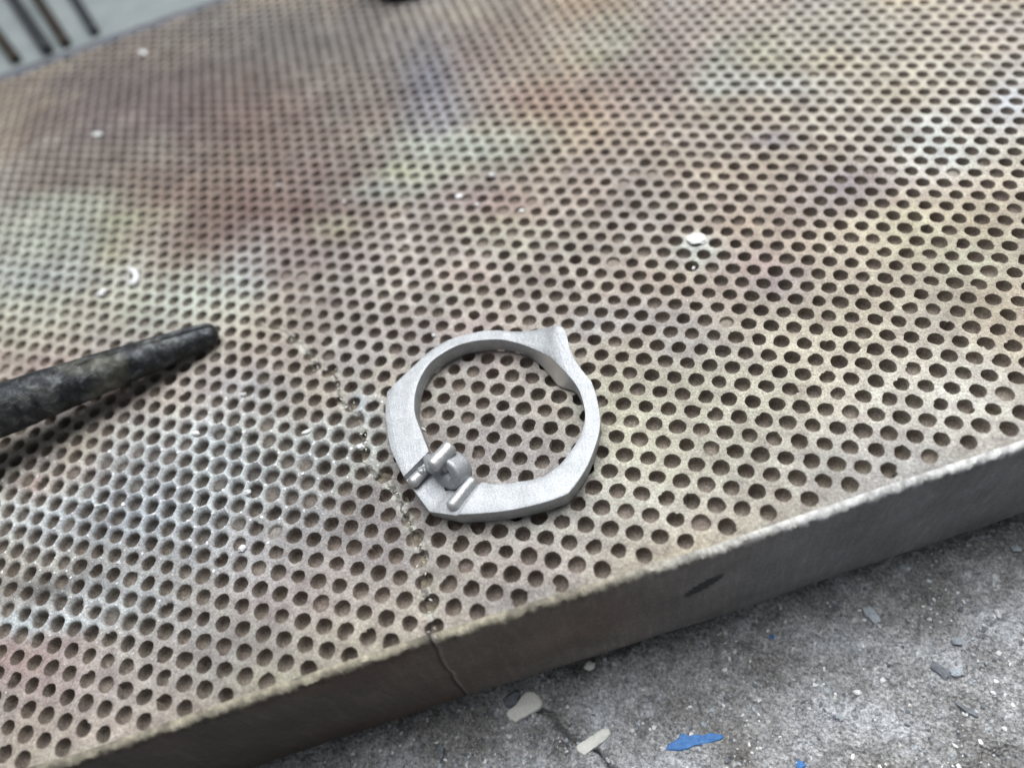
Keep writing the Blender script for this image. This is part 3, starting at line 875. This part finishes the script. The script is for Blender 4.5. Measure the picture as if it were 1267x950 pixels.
# ------------------------------------------------------------------ concrete bench top
def build_ground():
    xs = np.concatenate([np.arange(-400, -60, 20), np.arange(-60, -16, 2), np.arange(-16, 44, 0.11), np.arange(44, 100, 3), np.arange(100, 400, 20)])
    ys = np.concatenate([np.arange(-400, -60, 20), np.arange(-60, -32, 2), np.arange(-32, 14, 0.11), np.arange(14, 120, 4), np.arange(120, 500, 20)])
    X, Y = np.meshgrid(xs, ys)
    P2 = np.c_[X.ravel(), Y.ravel()]
    z = 0.20 * fbm(P2, 6.0, 501, 3) + 0.13 * fbm(P2, 0.9, 503, 4, 0.6) + 0.05 * np.abs(vnoise(P2, 0.25, 505))
    pits = np.clip(fbm(P2, 1.3, 507, 3) - 0.28, 0, 1)
    z -= pits * 0.9
    # crack past the two cream chips
    path = backv([(655, 872), (672, 880), (684, 886), (690, 900), (702, 911), (712, 916), (725, 921), (736, 927), (748, 938), (757, 952), (770, 975)], -THICK)[:, :2]
    best = np.full(len(P2), 9.0)
    near = (np.abs(P2[:, 0] - path[:, 0].mean()) < 8) & (np.abs(P2[:, 1] - path[:, 1].mean()) < 8)
    Q = P2[near] + 0.12 * np.c_[fbm(P2[near], 0.6, 601), fbm(P2[near], 0.6, 602)]
    bb = np.full(len(Q), 9.0)
    for a, b in zip(path[:-1], path[1:]):
        d = b - a
        t = np.clip(((Q - a) @ d) / (d @ d), 0, 1)
        bb = np.minimum(bb, np.hypot(*(Q - a - t[:, None] * d).T))
    best[near] = bb
    z -= 0.9 * np.exp(-(best / 0.085) ** 2)
    V = np.c_[P2, z - THICK]
    ny, nx = X.shape
    idx = np.arange(nx * ny).reshape(ny, nx)
    F = np.stack([idx[:-1, :-1], idx[:-1, 1:], idx[1:, 1:], idx[1:, :-1]], -1).reshape(-1, 4)
    o = mesh_obj('ground', V, F.tolist(), MAT_CONC, None, True)
    return tag(o, 'rough dusty grey concrete work surface below the board', None, None, 'structure')


build_ground()


# ------------------------------------------------------------------ chips, crumbs, grit
def chunk(name, mat, px, py, z, size, flat=0.5, rot=0.0, seed=1, sub=2, label=None, cat=None, group=None, lump=0.35, lift=None):
    bm = bmesh.new()
    bmesh.ops.create_icosphere(bm, subdivisions=sub, radius=1.0)
    v = np.array([x.co[:] for x in bm.verts])
    f = [[x.index for x in fc.verts] for fc in bm.faces]
    bm.free()
    if mat in (MAT_SLATE, MAT_STEEL): v = v / (np.abs(v) ** 3).sum(1, keepdims=True) ** (1 / 3.0)
    v = v * (1 + 1.5 * lump * fbm(v, 0.8, seed, 3)[:, None]) + 0.10 * np.random.default_rng(seed).normal(size=v.shape)
    v *= np.array([size[0], size[1], flat])
    c, s = math.cos(rot), math.sin(rot)
    v = v @ np.array([[c, s, 0], [-s, c, 0], [0, 0, 1]])
    p = back(px, py, z)
    zmin = v[:, 2].min()
    base = p + np.array([0, 0, -zmin - 0.12 * flat])
    o = mesh_obj(name, v, f, mat, None, True, 35)
    o.location = Vector((base * U).tolist())
    return tag(o, label, cat, group)


def flake(name, mat, outline_px, z, thick, label, cat, seed=1, tilt=0.0, group=None, dome=0.0):
    """thin irregular chip: outline traced as seen, real thickness, crumbly top"""
    o2 = backv(outline_px, z + thick)[:, :2]
    n0 = len(o2)
    pts = []
    for k in range(n0):
        a, b = o2[k], o2[(k + 1) % n0]
        m = max(2, int(np.hypot(*(b - a)) / 0.10))
        for t in range(m):
            pts.append(a + (b - a) * t / m)
    pts = np.array(pts)
    c = pts.mean(0)
    pts = pts + 0.075 * np.c_[fbm(pts, 0.30, seed), fbm(pts, 0.30, seed + 5)]
    n = len(pts)
    V, F = [], []
    rings = [(1.02, 0.0), (1.04, thick * 0.5), (0.99, thick * 0.92), (0.93, thick), (0.75, thick), (0.5, thick), (0.25, thick)]
    for r, h in rings:
        q = c + (pts - c) * r
        hh = h + (0.25 * thick + 0.03) * fbm(q, 0.35, seed + 9) * (h > 0) + dome * (1 - r) * (h > 0)
        V += np.c_[q, z + hh].tolist()
    V.append([c[0], c[1], z + thick + dome])
    for t in range(len(rings) - 1):
        for k in range(n):
            F.append([t * n + k, t * n + (k + 1) % n, (t + 1) * n + (k + 1) % n, (t + 1) * n + k])
    t = (len(rings) - 1) * n
    for k in range(n):
        F.append([t + k, t + (k + 1) % n, len(V) - 1])
    V = np.array(V)
    V[:, 2] += tilt * ((V[:, 0] - c[0]) + (V[:, 1] - c[1]))
    o = mesh_obj(name, V - np.array([c[0], c[1], z]), F, mat, None, True, 45)
    o.location = Vector((c[0] * U, c[1] * U, z * U))
    return tag(o, label, cat, group)


def zc(crop, s, pts): return [(crop[0] + x / s, crop[1] + y / s) for x, y in pts]


G = -THICK + 0.03
s1 = 3.959
flake('plaster_chip', MAT_CREAM, zc((600, 820), s1, [(110, 245), (118, 225), (150, 210), (175, 165), (205, 140), (235, 138), (262, 160), (280, 190), (272, 215), (240, 235), (190, 262), (150, 286), (122, 275)]),
      G, 0.32, 'broad cream plaster chip lying against the foot of the board', 'plaster chip', 3, group='cream plaster chips', dome=0.12)
flake('plaster_chip', MAT_CREAM, zc((600, 820), s1, [(447, 405), (475, 385), (530, 350), (570, 322), (605, 320), (615, 342), (598, 372), (560, 400), (515, 430), (487, 455), (470, 440), (450, 425)]),
      G, 0.30, 'narrow oblong cream plaster chip beside the concrete crack', 'plaster chip', 6, group='cream plaster chips', dome=0.08)
flake('paint_flake', MAT_BLUE, zc((600, 820), s1, [(890, 425), (905, 395), (950, 360), (972, 345), (990, 352), (1050, 350), (1110, 345), (1155, 348), (1162, 365), (1130, 380), (1070, 395), (1000, 418), (945, 428)]),
      G, 0.14, 'long pointed bright blue paint flake lying on the concrete', 'paint flake', 9)
chunk('paint_crumb', MAT_BLUE, 990, 946, G, (0.22, 0.15), 0.10, 0.4, 12, 2, 'small blue crumb at the bottom edge below the long blue flake', 'paint crumb')
chunk('paint_crumb', MAT_BLUE, 955, 788, G, (0.12, 0.08), 0.06, 0.4, 14, 2, 'tiny blue speck on concrete close to the board foot', 'paint crumb')
chunk('stone_flake', MAT_SLATE, 1161, 829, G, (0.36, 0.20), 0.10, -0.5, 21, 3, 'larger dark slate flake on the pale concrete', 'stone flake')
chunk('stone_flake', MAT_STEEL, 1182, 832, G, (0.28, 0.18), 0.12, 0.3, 22, 3, 'blue grey stone flake touching the larger dark slate flake', 'stone flake')
chunk('stone_flake', MAT_SLATE, 1196, 878, G, (0.40, 0.10), 0.06, -0.45, 23, 3, 'thin dark blue grey sliver on concrete below the slate flakes', 'stone flake')
chunk('stone_flake', MAT_STEEL, 1078, 760, G, (0.40, 0.22), 0.05, -0.9, 24, 3, 'dull grey flake half sunk in brownish concrete', 'stone flake')
chunk('pebble', MAT_STEEL, 1183, 794, G, (0.22, 0.18), 0.14, 0.2, 25, 2, 'pale bluish pebble above the dark slate flake', 'pebble')
chunk('pebble', MAT_WHITE, 1234, 760, G, (0.11, 0.20), 0.12, 0.3, 26, 2, 'upright white grain near the right edge on concrete', 'pebble')
chunk('pebble', MAT_STEEL, 1257, 679, G, (0.20, 0.14), 0.08, 0.2, 27, 2, 'grey white pebble nearest the board at the far right', 'pebble')
chunk('pebble', MAT_WHITE, 1229, 714, G, (0.13, 0.13), 0.12, 0.3, 28, 2, 'round white pebble below a smaller white grain on concrete', 'pebble')
chunk('pebble', MAT_STEEL, 1116, 702, G, (0.16, 0.14), 0.08, 0.3, 29, 2, 'grey pebble tucked under the right part of the board', 'pebble')
chunk('pebble', MAT_WHITE, 1060, 857, G, (0.18, 0.13), 0.10, 0.3, 30, 2, 'pale flat grain in the middle of the concrete', 'pebble')
chunk('pebble', MAT_CREAM, 730, 824, G + 0.1, (0.26, 0.18), 0.18, 0.3, 31, 2, 'brown cream crumb wedged at the foot of the board wall', 'pebble')
chunk('stone_flake', MAT_SLATE, 546, 931, G, (0.16, 0.30), 0.10, 0.3, 33, 2, 'small dark fleck on the concrete near the bottom edge', 'stone flake')
chunk('stone_flake', MAT_SLATE, 634, 866, G, (0.42, 0.26), 0.22, 0.7, 34, 3, 'dark lump behind the broad cream chip under the board', 'stone flake')
chunk('pebble', MAT_WHITE, 818, 925, G, (0.14, 0.06), 0.05, 0.1, 35, 2, 'white sliver at the blunt end of the long blue flake', 'pebble')


def grit(name, n, region, z, smin, smax, mats, seed, label, avoid=None):
    r = np.random.default_rng(seed)
    bm = bmesh.new()
    bmesh.ops.create_icosphere(bm, subdivisions=1, radius=1.0)
    bv = np.array([x.co[:] for x in bm.verts])
    bf = np.array([[x.index for x in fc.verts] for fc in bm.faces])
    bm.free()
    V, F, MI = [], [], []
    off = 0
    while n > 0:
        x, y = r.uniform(region[0], region[1]), r.uniform(region[2], region[3])
        s, d = np.array([x, y]) @ E1, np.array([x, y]) @ E2
        if not avoid(s, d): continue
        if name != 'grit':
            rr_ = round(y / (S3 / 2))
            ii_ = round(x - 0.5 * rr_)
            aa = math.radians(30 + 60 * r.integers(6)) + r.normal() * 0.1
            c0 = warp(np.array([[ii_ + 0.5 * rr_ + 0.53 * math.cos(aa), rr_ * S3 / 2 + 0.53 * math.sin(aa)]]))[0][0]
            x, y = c0
        n -= 1
        sz = smin + (smax - smin) * r.random() ** 3
        v = bv * (1 + 0.3 * r.normal(size=(len(bv), 1)).clip(-1, 1)) * np.array([sz, sz * r.uniform(0.5, 1), sz * r.uniform(0.35, 0.8)])
        a = r.uniform(0, 6.28)
        c_, s_ = math.cos(a), math.sin(a)
        v = v @ np.array([[c_, s_, 0], [-s_, c_, 0], [0, 0, 1]]) + np.array([x, y, z])
        V.append(v)
        F.append(bf + off)
        MI += [int(r.choice(len(mats), p=[m[1] for m in mats]))] * len(bf)
        off += len(bv)
    o = mesh_obj(name, np.concatenate(V), np.concatenate(F).tolist(), None, None, True, 30)
    for m, _ in mats: o.data.materials.append(m)
    o.data.polygons.foreach_set('material_index', MI)
    return tag(o, label, None, None, 'stuff')


grit('grit', 14000, (-12, 42, -30, 12), -THICK + 0.03, 0.03, 0.15,
     [(MAT_WHITE, 0.34), (MAT_STEEL, 0.38), (MAT_SLATE, 0.22), (MAT_CREAM, 0.06)], 5,
     'loose pale and dark grit scattered over the concrete', lambda s, d: d < front_d(s) - 0.1)
grit('dust', 900, (-30, 30, -18, 30), 0.005, 0.012, 0.045, [(MAT_WHITE, 0.7), (MAT_CREAM, 0.3)], 6,
     'fine white dust grains sprinkled on the board face', lambda s, d: d > front_d(s) + 0.4)

_fg = np.array([(x, y) for y in np.arange(-22, 8.1, 1.0) for x in np.arange(-26, 6.1, 1.0)])
_fv = flux_of(_fg).reshape(31, 33)


def flux_near(p):
    return _fv[int(np.clip(round(p[1] + 22), 0, 30)), int(np.clip(round(p[0] + 26), 0, 32))] > 0.25


grit('flux_grains', 900, (-26, 6, -22, 8), 0.0, 0.02, 0.095, [(MAT_WHITE, 1.0)], 8,
     'glassy white flux grains crusted on the frosted left of the board', lambda s, d: d > front_d(s) + 0.4 and flux_near(s * E1 + d * E2))

CRUMBS = [
    (301, 679, 0.20, 0.15, 0.12, 0.7, 'large oval white crumb on the board below the frosted flux area'),
    (308, 610, 0.17, 0.13, 0.12, 0.2, 'round white bead stuck in a hole of the frosted area'),
    (243, 537, 0.26, 0.12, 0.10, 0.1, 'flat white crumb at the upper rim of the frosted area'),
    (379, 535, 0.22, 0.09, 0.07, 0.6, 'white sliver on the board between the rod tip and the ring'),
    (447, 554, 0.18, 0.13, 0.10, 0.0, 'square white crumb on the crack left of the ring'),
    (302, 489, 0.17, 0.10, 0.09, 0.2, 'small white crumb on the board just below the rod tip'),
    (537, 416, 0.11, 0.09, 0.09, 0.2, 'tiny bright white bead just above the ring band'),
    (524, 531, 0.16, 0.05, 0.05, -0.5, 'glassy white sliver touching the inside of the ring'),
    (609, 219, 0.17, 0.16, 0.14, 0.0, 'bright white bead on the upper middle of the board'),
    (568, 245, 0.20, 0.15, 0.12, 0.6, 'larger of the white beads on the dark upper patch'),
    (590, 255, 0.13, 0.12, 0.10, 0.2, 'small grey white bead right of the larger bead'),
    (646, 262, 0.16, 0.12, 0.08, 0.2, 'white crumb half inside a hole above the ring'),
    (858, 333, 0.09, 0.08, 0.08, 0.2, 'tiny bead under the large white flux blob'),
    (128, 364, 0.30, 0.20, 0.14, 0.9, 'pale lump on the board above the dark rod'),
    (178, 68, 0.34, 0.26, 0.14, 0.2, 'blurred white crumb near the top left of the board'),
    (121, 168, 0.45, 0.18, 0.12, 0.1, 'blurred flat white fleck far up the left of the board'),
    (427, 251, 0.10, 0.09, 0.08, 0.1, 'faint white speck left of the yellow green stain'),
    (345, 230, 0.14, 0.12, 0.10, 0.1, 'faint white speck on the brown area above the rod'),
    (427, 250, 0.10, 0.08, 0.06, 0.1, None),
]
for k, (px, py, a, b, h, rot, lab) in enumerate(CRUMBS):
    if lab:
        chunk('flux_crumb', MAT_WHITE, px, py, 0.0, (a, b), h, rot, 70 + k, 2, lab, 'flux crumb', 'white flux crumbs on the board')
# the curled bright chip: a short arc
arc = [(160 + 9 * math.cos(t), 343 + 10 * math.sin(t) * 0.9) for t in np.linspace(-1.6, 1.5, 9)]


def tube(name, pts, rads, mat, seg=12, caps=True, rough=0.0, seed=0, groove=None, label=None, cat=None):
    """round bar through pts (lattice units) with domed ends"""
    pts = np.asarray(pts, float)
    rads = np.asarray(rads, float)
    if caps:
        t0 = (pts[0] - pts[1]) / np.linalg.norm(pts[0] - pts[1])
        t1 = (pts[-1] - pts[-2]) / np.linalg.norm(pts[-1] - pts[-2])
        ang = np.radians([80, 60, 40, 20])
        pre = [pts[0] + t0 * rads[0] * caps * math.sin(x) for x in ang]
        prr = [max(rads[0] * math.cos(x), 0.02 * rads[0]) for x in ang]
        post = [pts[-1] + t1 * rads[-1] * caps * math.sin(x) for x in ang[::-1]]
        por = [max(rads[-1] * math.cos(x), 0.02 * rads[-1]) for x in ang[::-1]]
        pts = np.vstack([pre, pts, post])
        rads = np.r_[prr, rads, por]
    V, F = [], []
    up = np.array([0, 0, 1.0])
    for k in range(len(pts)):
        t = pts[min(k + 1, len(pts) - 1)] - pts[max(k - 1, 0)]
        t /= np.linalg.norm(t)
        sdir = np.cross(t, up)
        if np.linalg.norm(sdir) < 1e-3: sdir = np.array([1.0, 0, 0])
        sdir /= np.linalg.norm(sdir)
        n = np.cross(sdir, t)
        a = np.arange(seg) * 2 * math.pi / seg
        r = np.full(seg, rads[k])
        ring = pts[k] + np.outer(np.cos(a) * r, sdir) + np.outer(np.sin(a) * r, n)
        if rough:
            rr = 1 + rough * fbm(ring, 0.9, seed, 4, 0.6)
            if groove is not None: rr = rr + groove(k / (len(pts) - 1), a)
            ring = pts[k] + np.outer(np.cos(a) * r * rr, sdir) + np.outer(np.sin(a) * r * rr, n)
        V.append(ring)
    V = np.concatenate(V)
    n = len(pts)
    for k in range(n - 1):
        for j in range(seg):
            F.append([k * seg + j, k * seg + (j + 1) % seg, (k + 1) * seg + (j + 1) % seg, (k + 1) * seg + j])
    F.append(list(range(seg))[::-1])
    F.append([(n - 1) * seg + j for j in range(seg)])
    return mesh_obj(name, V, F, mat, None, True, 50, {'polish_highlight': ('FLOAT', np.full(len(V), 0.30))})  # lightens the casting bars, a top highlight put into their colour


o = tube('flux_chip', [back(x, y, 0.12) for x, y in arc], [0.10] + [0.20] * 7 + [0.10], MAT_WHITE, 8)
tag(o, 'curled bright white chip on the board above the dark rod', 'flux chip')
_b = back(862, 298, 0.0)
o = chunk('flux_blob', MAT_WHITE, 862, 298, 0.0, (0.46, 0.36), 0.12, 0.1, 140, 3, 'flat round milky flux blob filling a hole right of centre', 'flux blob', lump=0.15)


# ------------------------------------------------------------------ the ring
def ring_station(i, o, zi=None, zo=None):
    f = lambda p: (430 + p[0] / 3.064, 370 + p[1] / 3.064)
    H0 = 1.06
    zi = H0 if zi is None else zi
    zo = H0 if zo is None else zo
    return np.r_[back(*f(i), zi), back(*f(o), zo)]


STN = [
    ((308, 576), (212, 672)), ((275, 490), (165, 570)), ((257, 440), (148, 480)), ((253, 395), (143, 410)),
    ((258, 350), (150, 350)), ((275, 300), (190, 310)), ((310, 245), (245, 258)), ((360, 205), (310, 198)), ((420, 175), (370, 160)),
    ((490, 158), (440, 136)), ((560, 153), (510, 121)), ((600, 156), (570, 118)), ((640, 165), (630, 122)),
    ((690, 182), (695, 119), 1.10, 1.2), ((735, 202), (750, 108), 1.15, 1.42), ((768, 220), (792, 100), 1.18, 1.65), ((795, 245), (825, 120), 1.18, 1.62),
    ((820, 270), (842, 185), 1.15, 1.4), ((842, 295), (872, 245), 1.10, 1.22), ((862, 320), (925, 312), 1.06, 1.06), ((880, 352), (943, 365)),
    ((895, 400), (957, 440)), ((900, 450), (955, 500)), ((885, 510), (935, 570)), ((850, 570), (905, 640)),
    ((800, 630), (862, 705)), ((740, 670), (835, 737)), ((690, 685), (780, 759)), ((650, 691), (700, 782)), ((580, 700), (600, 802)),
    ((540, 698), (500, 812)), ((509, 692), (420, 816)),
]
CORNER = {4, 19, 26}


def build_ring():
    ctl = np.array([ring_station(*s) for s in STN])
    # subdivide: inner edge as a smooth curve, outer edge straight between marked corners
    out, pol, lift = [], [], []
    n = len(ctl)
    LK = [0, 3, 7, 12, 14, 17, 19, 22, 25, 28, 31]
    LV = [0.0, 0.04, 0.17, 0.17, 0.06, 0.05, 0.14, 0.14, 0.04, 0.0, 0.0]
    SUB = 8
    for k in range(n - 1):
        p0, p1, p2, p3 = ctl[max(k - 1, 0)], ctl[k], ctl[k + 1], ctl[min(k + 2, n - 1)]
        for t in np.arange(SUB) / SUB:
            cr = 0.5 * ((2 * p1) + (-p0 + p2) * t + (2 * p0 - 5 * p1 + 4 * p2 - p3) * t * t + (-p0 + 3 * p1 - 3 * p2 + p3) * t ** 3)
            m0 = p1 if k in CORNER else p0
            m3 = p2 if (k + 1) in CORNER else p3
            co = 0.5 * ((2 * p1) + (-m0 + p2) * t + (2 * m0 - 5 * p1 + 4 * p2 - m3) * t * t + (-m0 + 3 * p1 - 3 * p2 + m3) * t ** 3)
            out.append(np.r_[cr[:3], co[3:]])
            pol.append(smooth01(1 - abs((k + t) - 15.8) / 3.2))
            lift.append(float(np.interp(k + t, LK, LV)))
    out.append(ctl[-1])
    pol.append(0.0)
    # notch with its two sloping floors
    f2 = lambda x, y: (480 + x / 6.33, 520 + y / 6.33)
    Rin, Rout = ctl[-1][:3], ctl[-1][3:]
    Lin, Lout = ctl[0][:3], ctl[0][3:]
    zc_ = 0.66
    Cin, Cout = back(*f2(452, 552), zc_), back(*f2(325, 715), zc_)
    def add(i, o, steps, last):
        for t in np.arange(1, steps + 1) / steps:
            out.append(np.r_[last[0] * (1 - t) + i * t, last[1] * (1 - t) + o * t])
            pol.append(0.0)
        return (i, o)
    st = (Rin, Rout)
    dl = (Cin - Rin) * 0.05
    st = add(Rin + dl + [0, 0, -0.10], Rout + dl + [0, 0, -0.06], 1, st)
    st = add(Cin, Cout, 8, st)
    dl2 = (Cin - Lin) * 0.04
    st = add(Lin + dl2 + [0, 0, -0.33], Lout + (Cout - Lout) * 0.04 + [0, 0, -0.24], 8, st)
    A = np.array(out)
    n = len(A)
    V, PL = [], []
    NP = 0
    for k in range(n):
        i, o = A[k][:3].copy(), A[k][3:].copy()
        w = o - i
        w2 = np.array([w[0], w[1], 0.0])
        L = np.hypot(*w[:2])
        e = w2 / L
        bv = 0.028
        pk = pol[k]
        zb = lift[k] if k < len(lift) else 0.0
        ib = i - e * 0.46 * pk
        pts = [(ib + e * 0.05) * [1, 1, 0] + [0, 0, zb + 0.02], ib * [1, 1, 0] + [0, 0, zb + 0.10], (i - e * 0.26 * pk) * [1, 1, 0] + [0, 0, (i[2] + zb) * 0.5],
               i - [0, 0, bv], i + w / L * bv * 0.35 - [0, 0, bv * 0.25], i + w / L * bv]
        for t in (0.25, 0.5, 0.75):
            pts.append(i + w * t)
        pts += [o - w / L * bv, o - w / L * bv * 0.3 - [0, 0, bv * 0.3], o - [0, 0, bv * 1.1],
                o * [1, 1, 0] - e * 0.03 + [0, 0, (o[2] + zb) * 0.5], o * [1, 1, 0] - e * 0.06 + [0, 0, zb + 0.10], o * [1, 1, 0] - e * 0.14 + [0, 0, zb + 0.02]]
        NP = len(pts)
        V += pts
        PL += [pol[k] * (1.0 if j < 5 else 0.0) for j in range(NP)]
    V = np.array(V, float)
    nrm = fbm(V, 1.1, 808, 3)
    V[:, 2] += 0.012 * nrm * (V[:, 2] > 0.3)
    F = []
    for k in range(n):
        k2 = (k + 1) % n
        for j in range(NP - 1):
            F.append([k * NP + j, k2 * NP + j, k2 * NP + j + 1, k * NP + j + 1])
        F.append([k * NP + NP - 1, k2 * NP + NP - 1, k2 * NP, k * NP])
    return mesh_obj('band', V, F, MAT_RING, None, True, 28, {'polish_highlight': ('FLOAT', np.array(PL))})


RING_C = back(618, 520, 0)
ring = empty('signet_ring', RING_C, 'matte silver ring blank with faceted shoulders lying flat on the perforated board', 'ring')
band = build_ring()
under(band, ring)
f2 = lambda x, y, z: back(480 + x / 6.33, 520 + y / 6.33, z)


def bar(name, a, b, r, caps=0.8, r2=None, lab=None):
    a, b = np.array(a), np.array(b)
    pts = [a + (b - a) * t for t in np.linspace(0, 1, 10)]
    o = tube(name, pts, np.linspace(r, r2 or r, 10), MAT_RING, 24, caps, 0.16, 3)
    if lab: o['label'] = lab
    return under(o, ring)


bar('casting_pin', f2(356, 350, 1.95), f2(484, 212, 1.95), 0.34, 0.5, 0.33, 'long raised pin lying across the hinge block')
bar('casting_pin', f2(203, 478, 1.0), f2(285, 398, 1.0), 0.27, 0.9, 0.22, 'short round-ended pin at the left lip of the notch')
bar('casting_pin', f2(510, 660, 0.98), f2(655, 482, 0.98), 0.285, 0.9, 0.25, 'long round-ended pin at the right lip of the notch')


def hinge_block():
    # thick washer-like cheek standing in the notch, its axis along the pins, flat foot below
    flat = f2(478, 208, 2.0) - f2(352, 352, 2.0)
    flat[2] = 0
    flat /= np.linalg.norm(flat)
    side = np.array([-flat[1], flat[0], 0])
    ax = flat * 0.88 + np.array([0, 0, -0.48])     # the face looks up and outwards
    ax /= np.linalg.norm(ax)
    up = np.cross(side, ax)
    if up[2] < 0: up = -up
    a = f2(446, 424, 1.36)
    n = 48
    V, F = [], []
    Ro, Ri, T = 0.78, 0.26, 0.92
    prof = [(Ri, 0.35), (Ri, 0.08), (Ri + 0.07, 0.0), (Ro - 0.12, 0.0), (Ro - 0.03, 0.05), (Ro, 0.13), (Ro, T - 0.1), (Ro - 0.06, T), (Ri, T)]
    for k in range(n):
        t = 2 * math.pi * k / n
        for rr_, tt in prof:
            V.append(a + ax * tt + side * math.cos(t) * rr_ * 1.05 + up * math.sin(t) * rr_ * 0.95)
    m = len(prof)
    for k in range(n):
        k2 = (k + 1) % n
        for j in range(m):
            j2 = (j + 1) % m
            F.append([k * m + j, k * m + j2, k2 * m + j2, k2 * m + j])
    V = np.array(V)
    V[:, 2] = np.maximum(V[:, 2], 0.5)
    o = mesh_obj('hinge_block', V, F, MAT_RING, None, True, 40, {'polish_highlight': ('FLOAT', np.zeros(len(V)))})
    # plug inside the bore so that it reads as a blind hole
    return under(o, ring), a, ax


HBO, HB, HAX = hinge_block()
BF = o = tube('bore_floor', [HB + HAX * 0.32, HB + HAX * 0.6], [0.27, 0.27], MAT_RING, 20, 0.02)
under(o, ring)
WEB = bar('casting_web', f2(430, 330, 1.70), f2(452, 392, 1.40), 0.15, 0.5, 0.12, 'little web below the raised pin')
NUB = bar('casting_nub', f2(318, 300, 1.15), f2(350, 372, 1.45), 0.24, 0.9, 0.28)
FOOT = bar('casting_foot', f2(470, 470, 0.75), f2(545, 400, 0.75), 0.52, 0.6, 0.55)


def fuse(objs, voxel):
    # cast pieces grown into one another: one closed skin
    bm = bmesh.new()
    for q in objs:
        bm.from_mesh(q.data)
    keep = objs[0]
    bm.to_mesh(keep.data)
    bm.free()
    for q in objs[1:]:
        bpy.data.objects.remove(q, do_unlink=True)
    r_ = keep.modifiers.new('skin', 'REMESH')
    r_.mode = 'VOXEL'
    r_.voxel_size = voxel * U
    r_.use_smooth_shade = True
    s_ = keep.modifiers.new('melt', 'SMOOTH')
    s_.factor = 0.6
    s_.iterations = 5


fuse([HBO, BF, WEB, NUB, FOOT], 0.035)
# small cone-shaped nub on the left pin
o = tube('casting_nub', [f2(262, 395, 1.10), f2(258, 405, 1.25)], [0.20, 0.12], MAT_RING, 14, 0.4)
under(o, ring)


# ------------------------------------------------------------------ iron rod at the left
def ray(px, py, depth):
    d = ROT.T @ np.array([(px - W_PX / 2) / F_PX, (py - H_PX / 2) / F_PX, 1.0])
    return CAM + d * depth


tip = back(260, 413, 0.66)
depth_tip = ((tip - CAM) @ ROT.T)[2]
far = ray(0, 507, F_PX * 1.30 / 32.5)
dirn = (far - tip)
pts, rads = [], []
for t in np.concatenate([np.linspace(0.0, 1.1, 170), np.linspace(1.15, 4.0, 30)]):
    pts.append(tip + dirn * t)
    rads.append(0.56 + (1.28 - 0.56) * (min(t, 1.2) + 0.01) ** 0.62)


def rod_groove(u, a):
    g = 0.0
    w = (a - math.radians(84) + math.pi) % (2 * math.pi) - math.pi
    depth = 0.48 * float(smooth01((0.22 - u) / 0.06)) + 0.10 * float(smooth01((0.62 - u) / 0.1)) * (0.6 + 0.4 * math.sin(u * 60))
    return -depth * np.exp(-(w / 0.16) ** 2)


rod = tube('iron_rod', pts, rads, MAT_ROD, 56, 0.7, 0.045, 12, rod_groove)
tag(rod, 'thick dark scaly iron rod with a split tip reaching in from the left', 'rod')

# ------------------------------------------------------------------ things behind the board
TZ = -3.0
pale_o = [back(x, y, TZ) for x, y in ((-260, 240), (420, -20), (300, -420), (-500, -300))]
tv = np.array(pale_o)
tile_v = np.vstack([tv, tv - [0, 0, THICK + TZ - 0.02]])
tile = mesh_obj('glazed_tile', tile_v, [[0, 1, 2, 3], [7, 6, 5, 4], [0, 4, 5, 1], [1, 5, 6, 2], [2, 6, 7, 3], [3, 7, 4, 0]], MAT_TILE, None, False)
mod = tile.modifiers.new('edge', 'BEVEL'); mod.width = 0.3 * U; mod.segments = 3
tag(tile, 'pale blue grey slab behind the far edge of the board', 'slab')
RODS = [((18, 72), (-42, -8), 0.53, 'shortest brown rod at the top left corner', MAT_BROWN),
        ((57, 60), (-2, -28), 0.61, 'thickest dark rod behind the board', MAT_BLACKROD),
        ((80, 52), (16, -48), 0.53, 'brown rod close beside the thickest dark rod', MAT_BROWN),
        ((116, 38), (68, -40), 0.49, 'dark rod standing farthest right behind the board', MAT_BLACKROD)]
for (a, b, r, lab, m) in RODS:
    A, B = back(*a, TZ + r), back(*b, TZ + r)
    B = A + (B - A) * 2.5
    o = tube('thin_rod', [A + (B - A) * t for t in np.linspace(0, 1, 12)], [r] * 12, m, 16, 0.6)
    tag(o, lab, 'rod', 'thin dark rods on the pale slab')

# dark round cap standing on the far part of the board
cc = back(504, -16, 0.0)
cv, cf = [], []
prof = [(0.0, 0.02), (2.2, 0.02), (2.55, 0.12), (2.7, 0.45), (2.7, 4.0), (2.5, 4.5), (2.2, 4.6), (0.0, 4.6)]
n = 48
for k in range(n):
    t = 2 * math.pi * k / n
    for r, z in prof: cv.append([cc[0] + r * math.cos(t), cc[1] + r * math.sin(t), z])
m = len(prof)
for k in range(n):
    for j in range(m - 1):
        cf.append([k * m + j, ((k + 1) % n) * m + j, ((k + 1) % n) * m + j + 1, k * m + j + 1])
o = mesh_obj('round_cap', cv, cf, MAT_DARK, None, True, 40)
tag(o, 'dark round cap standing on the board at the top edge of the picture', 'cap')
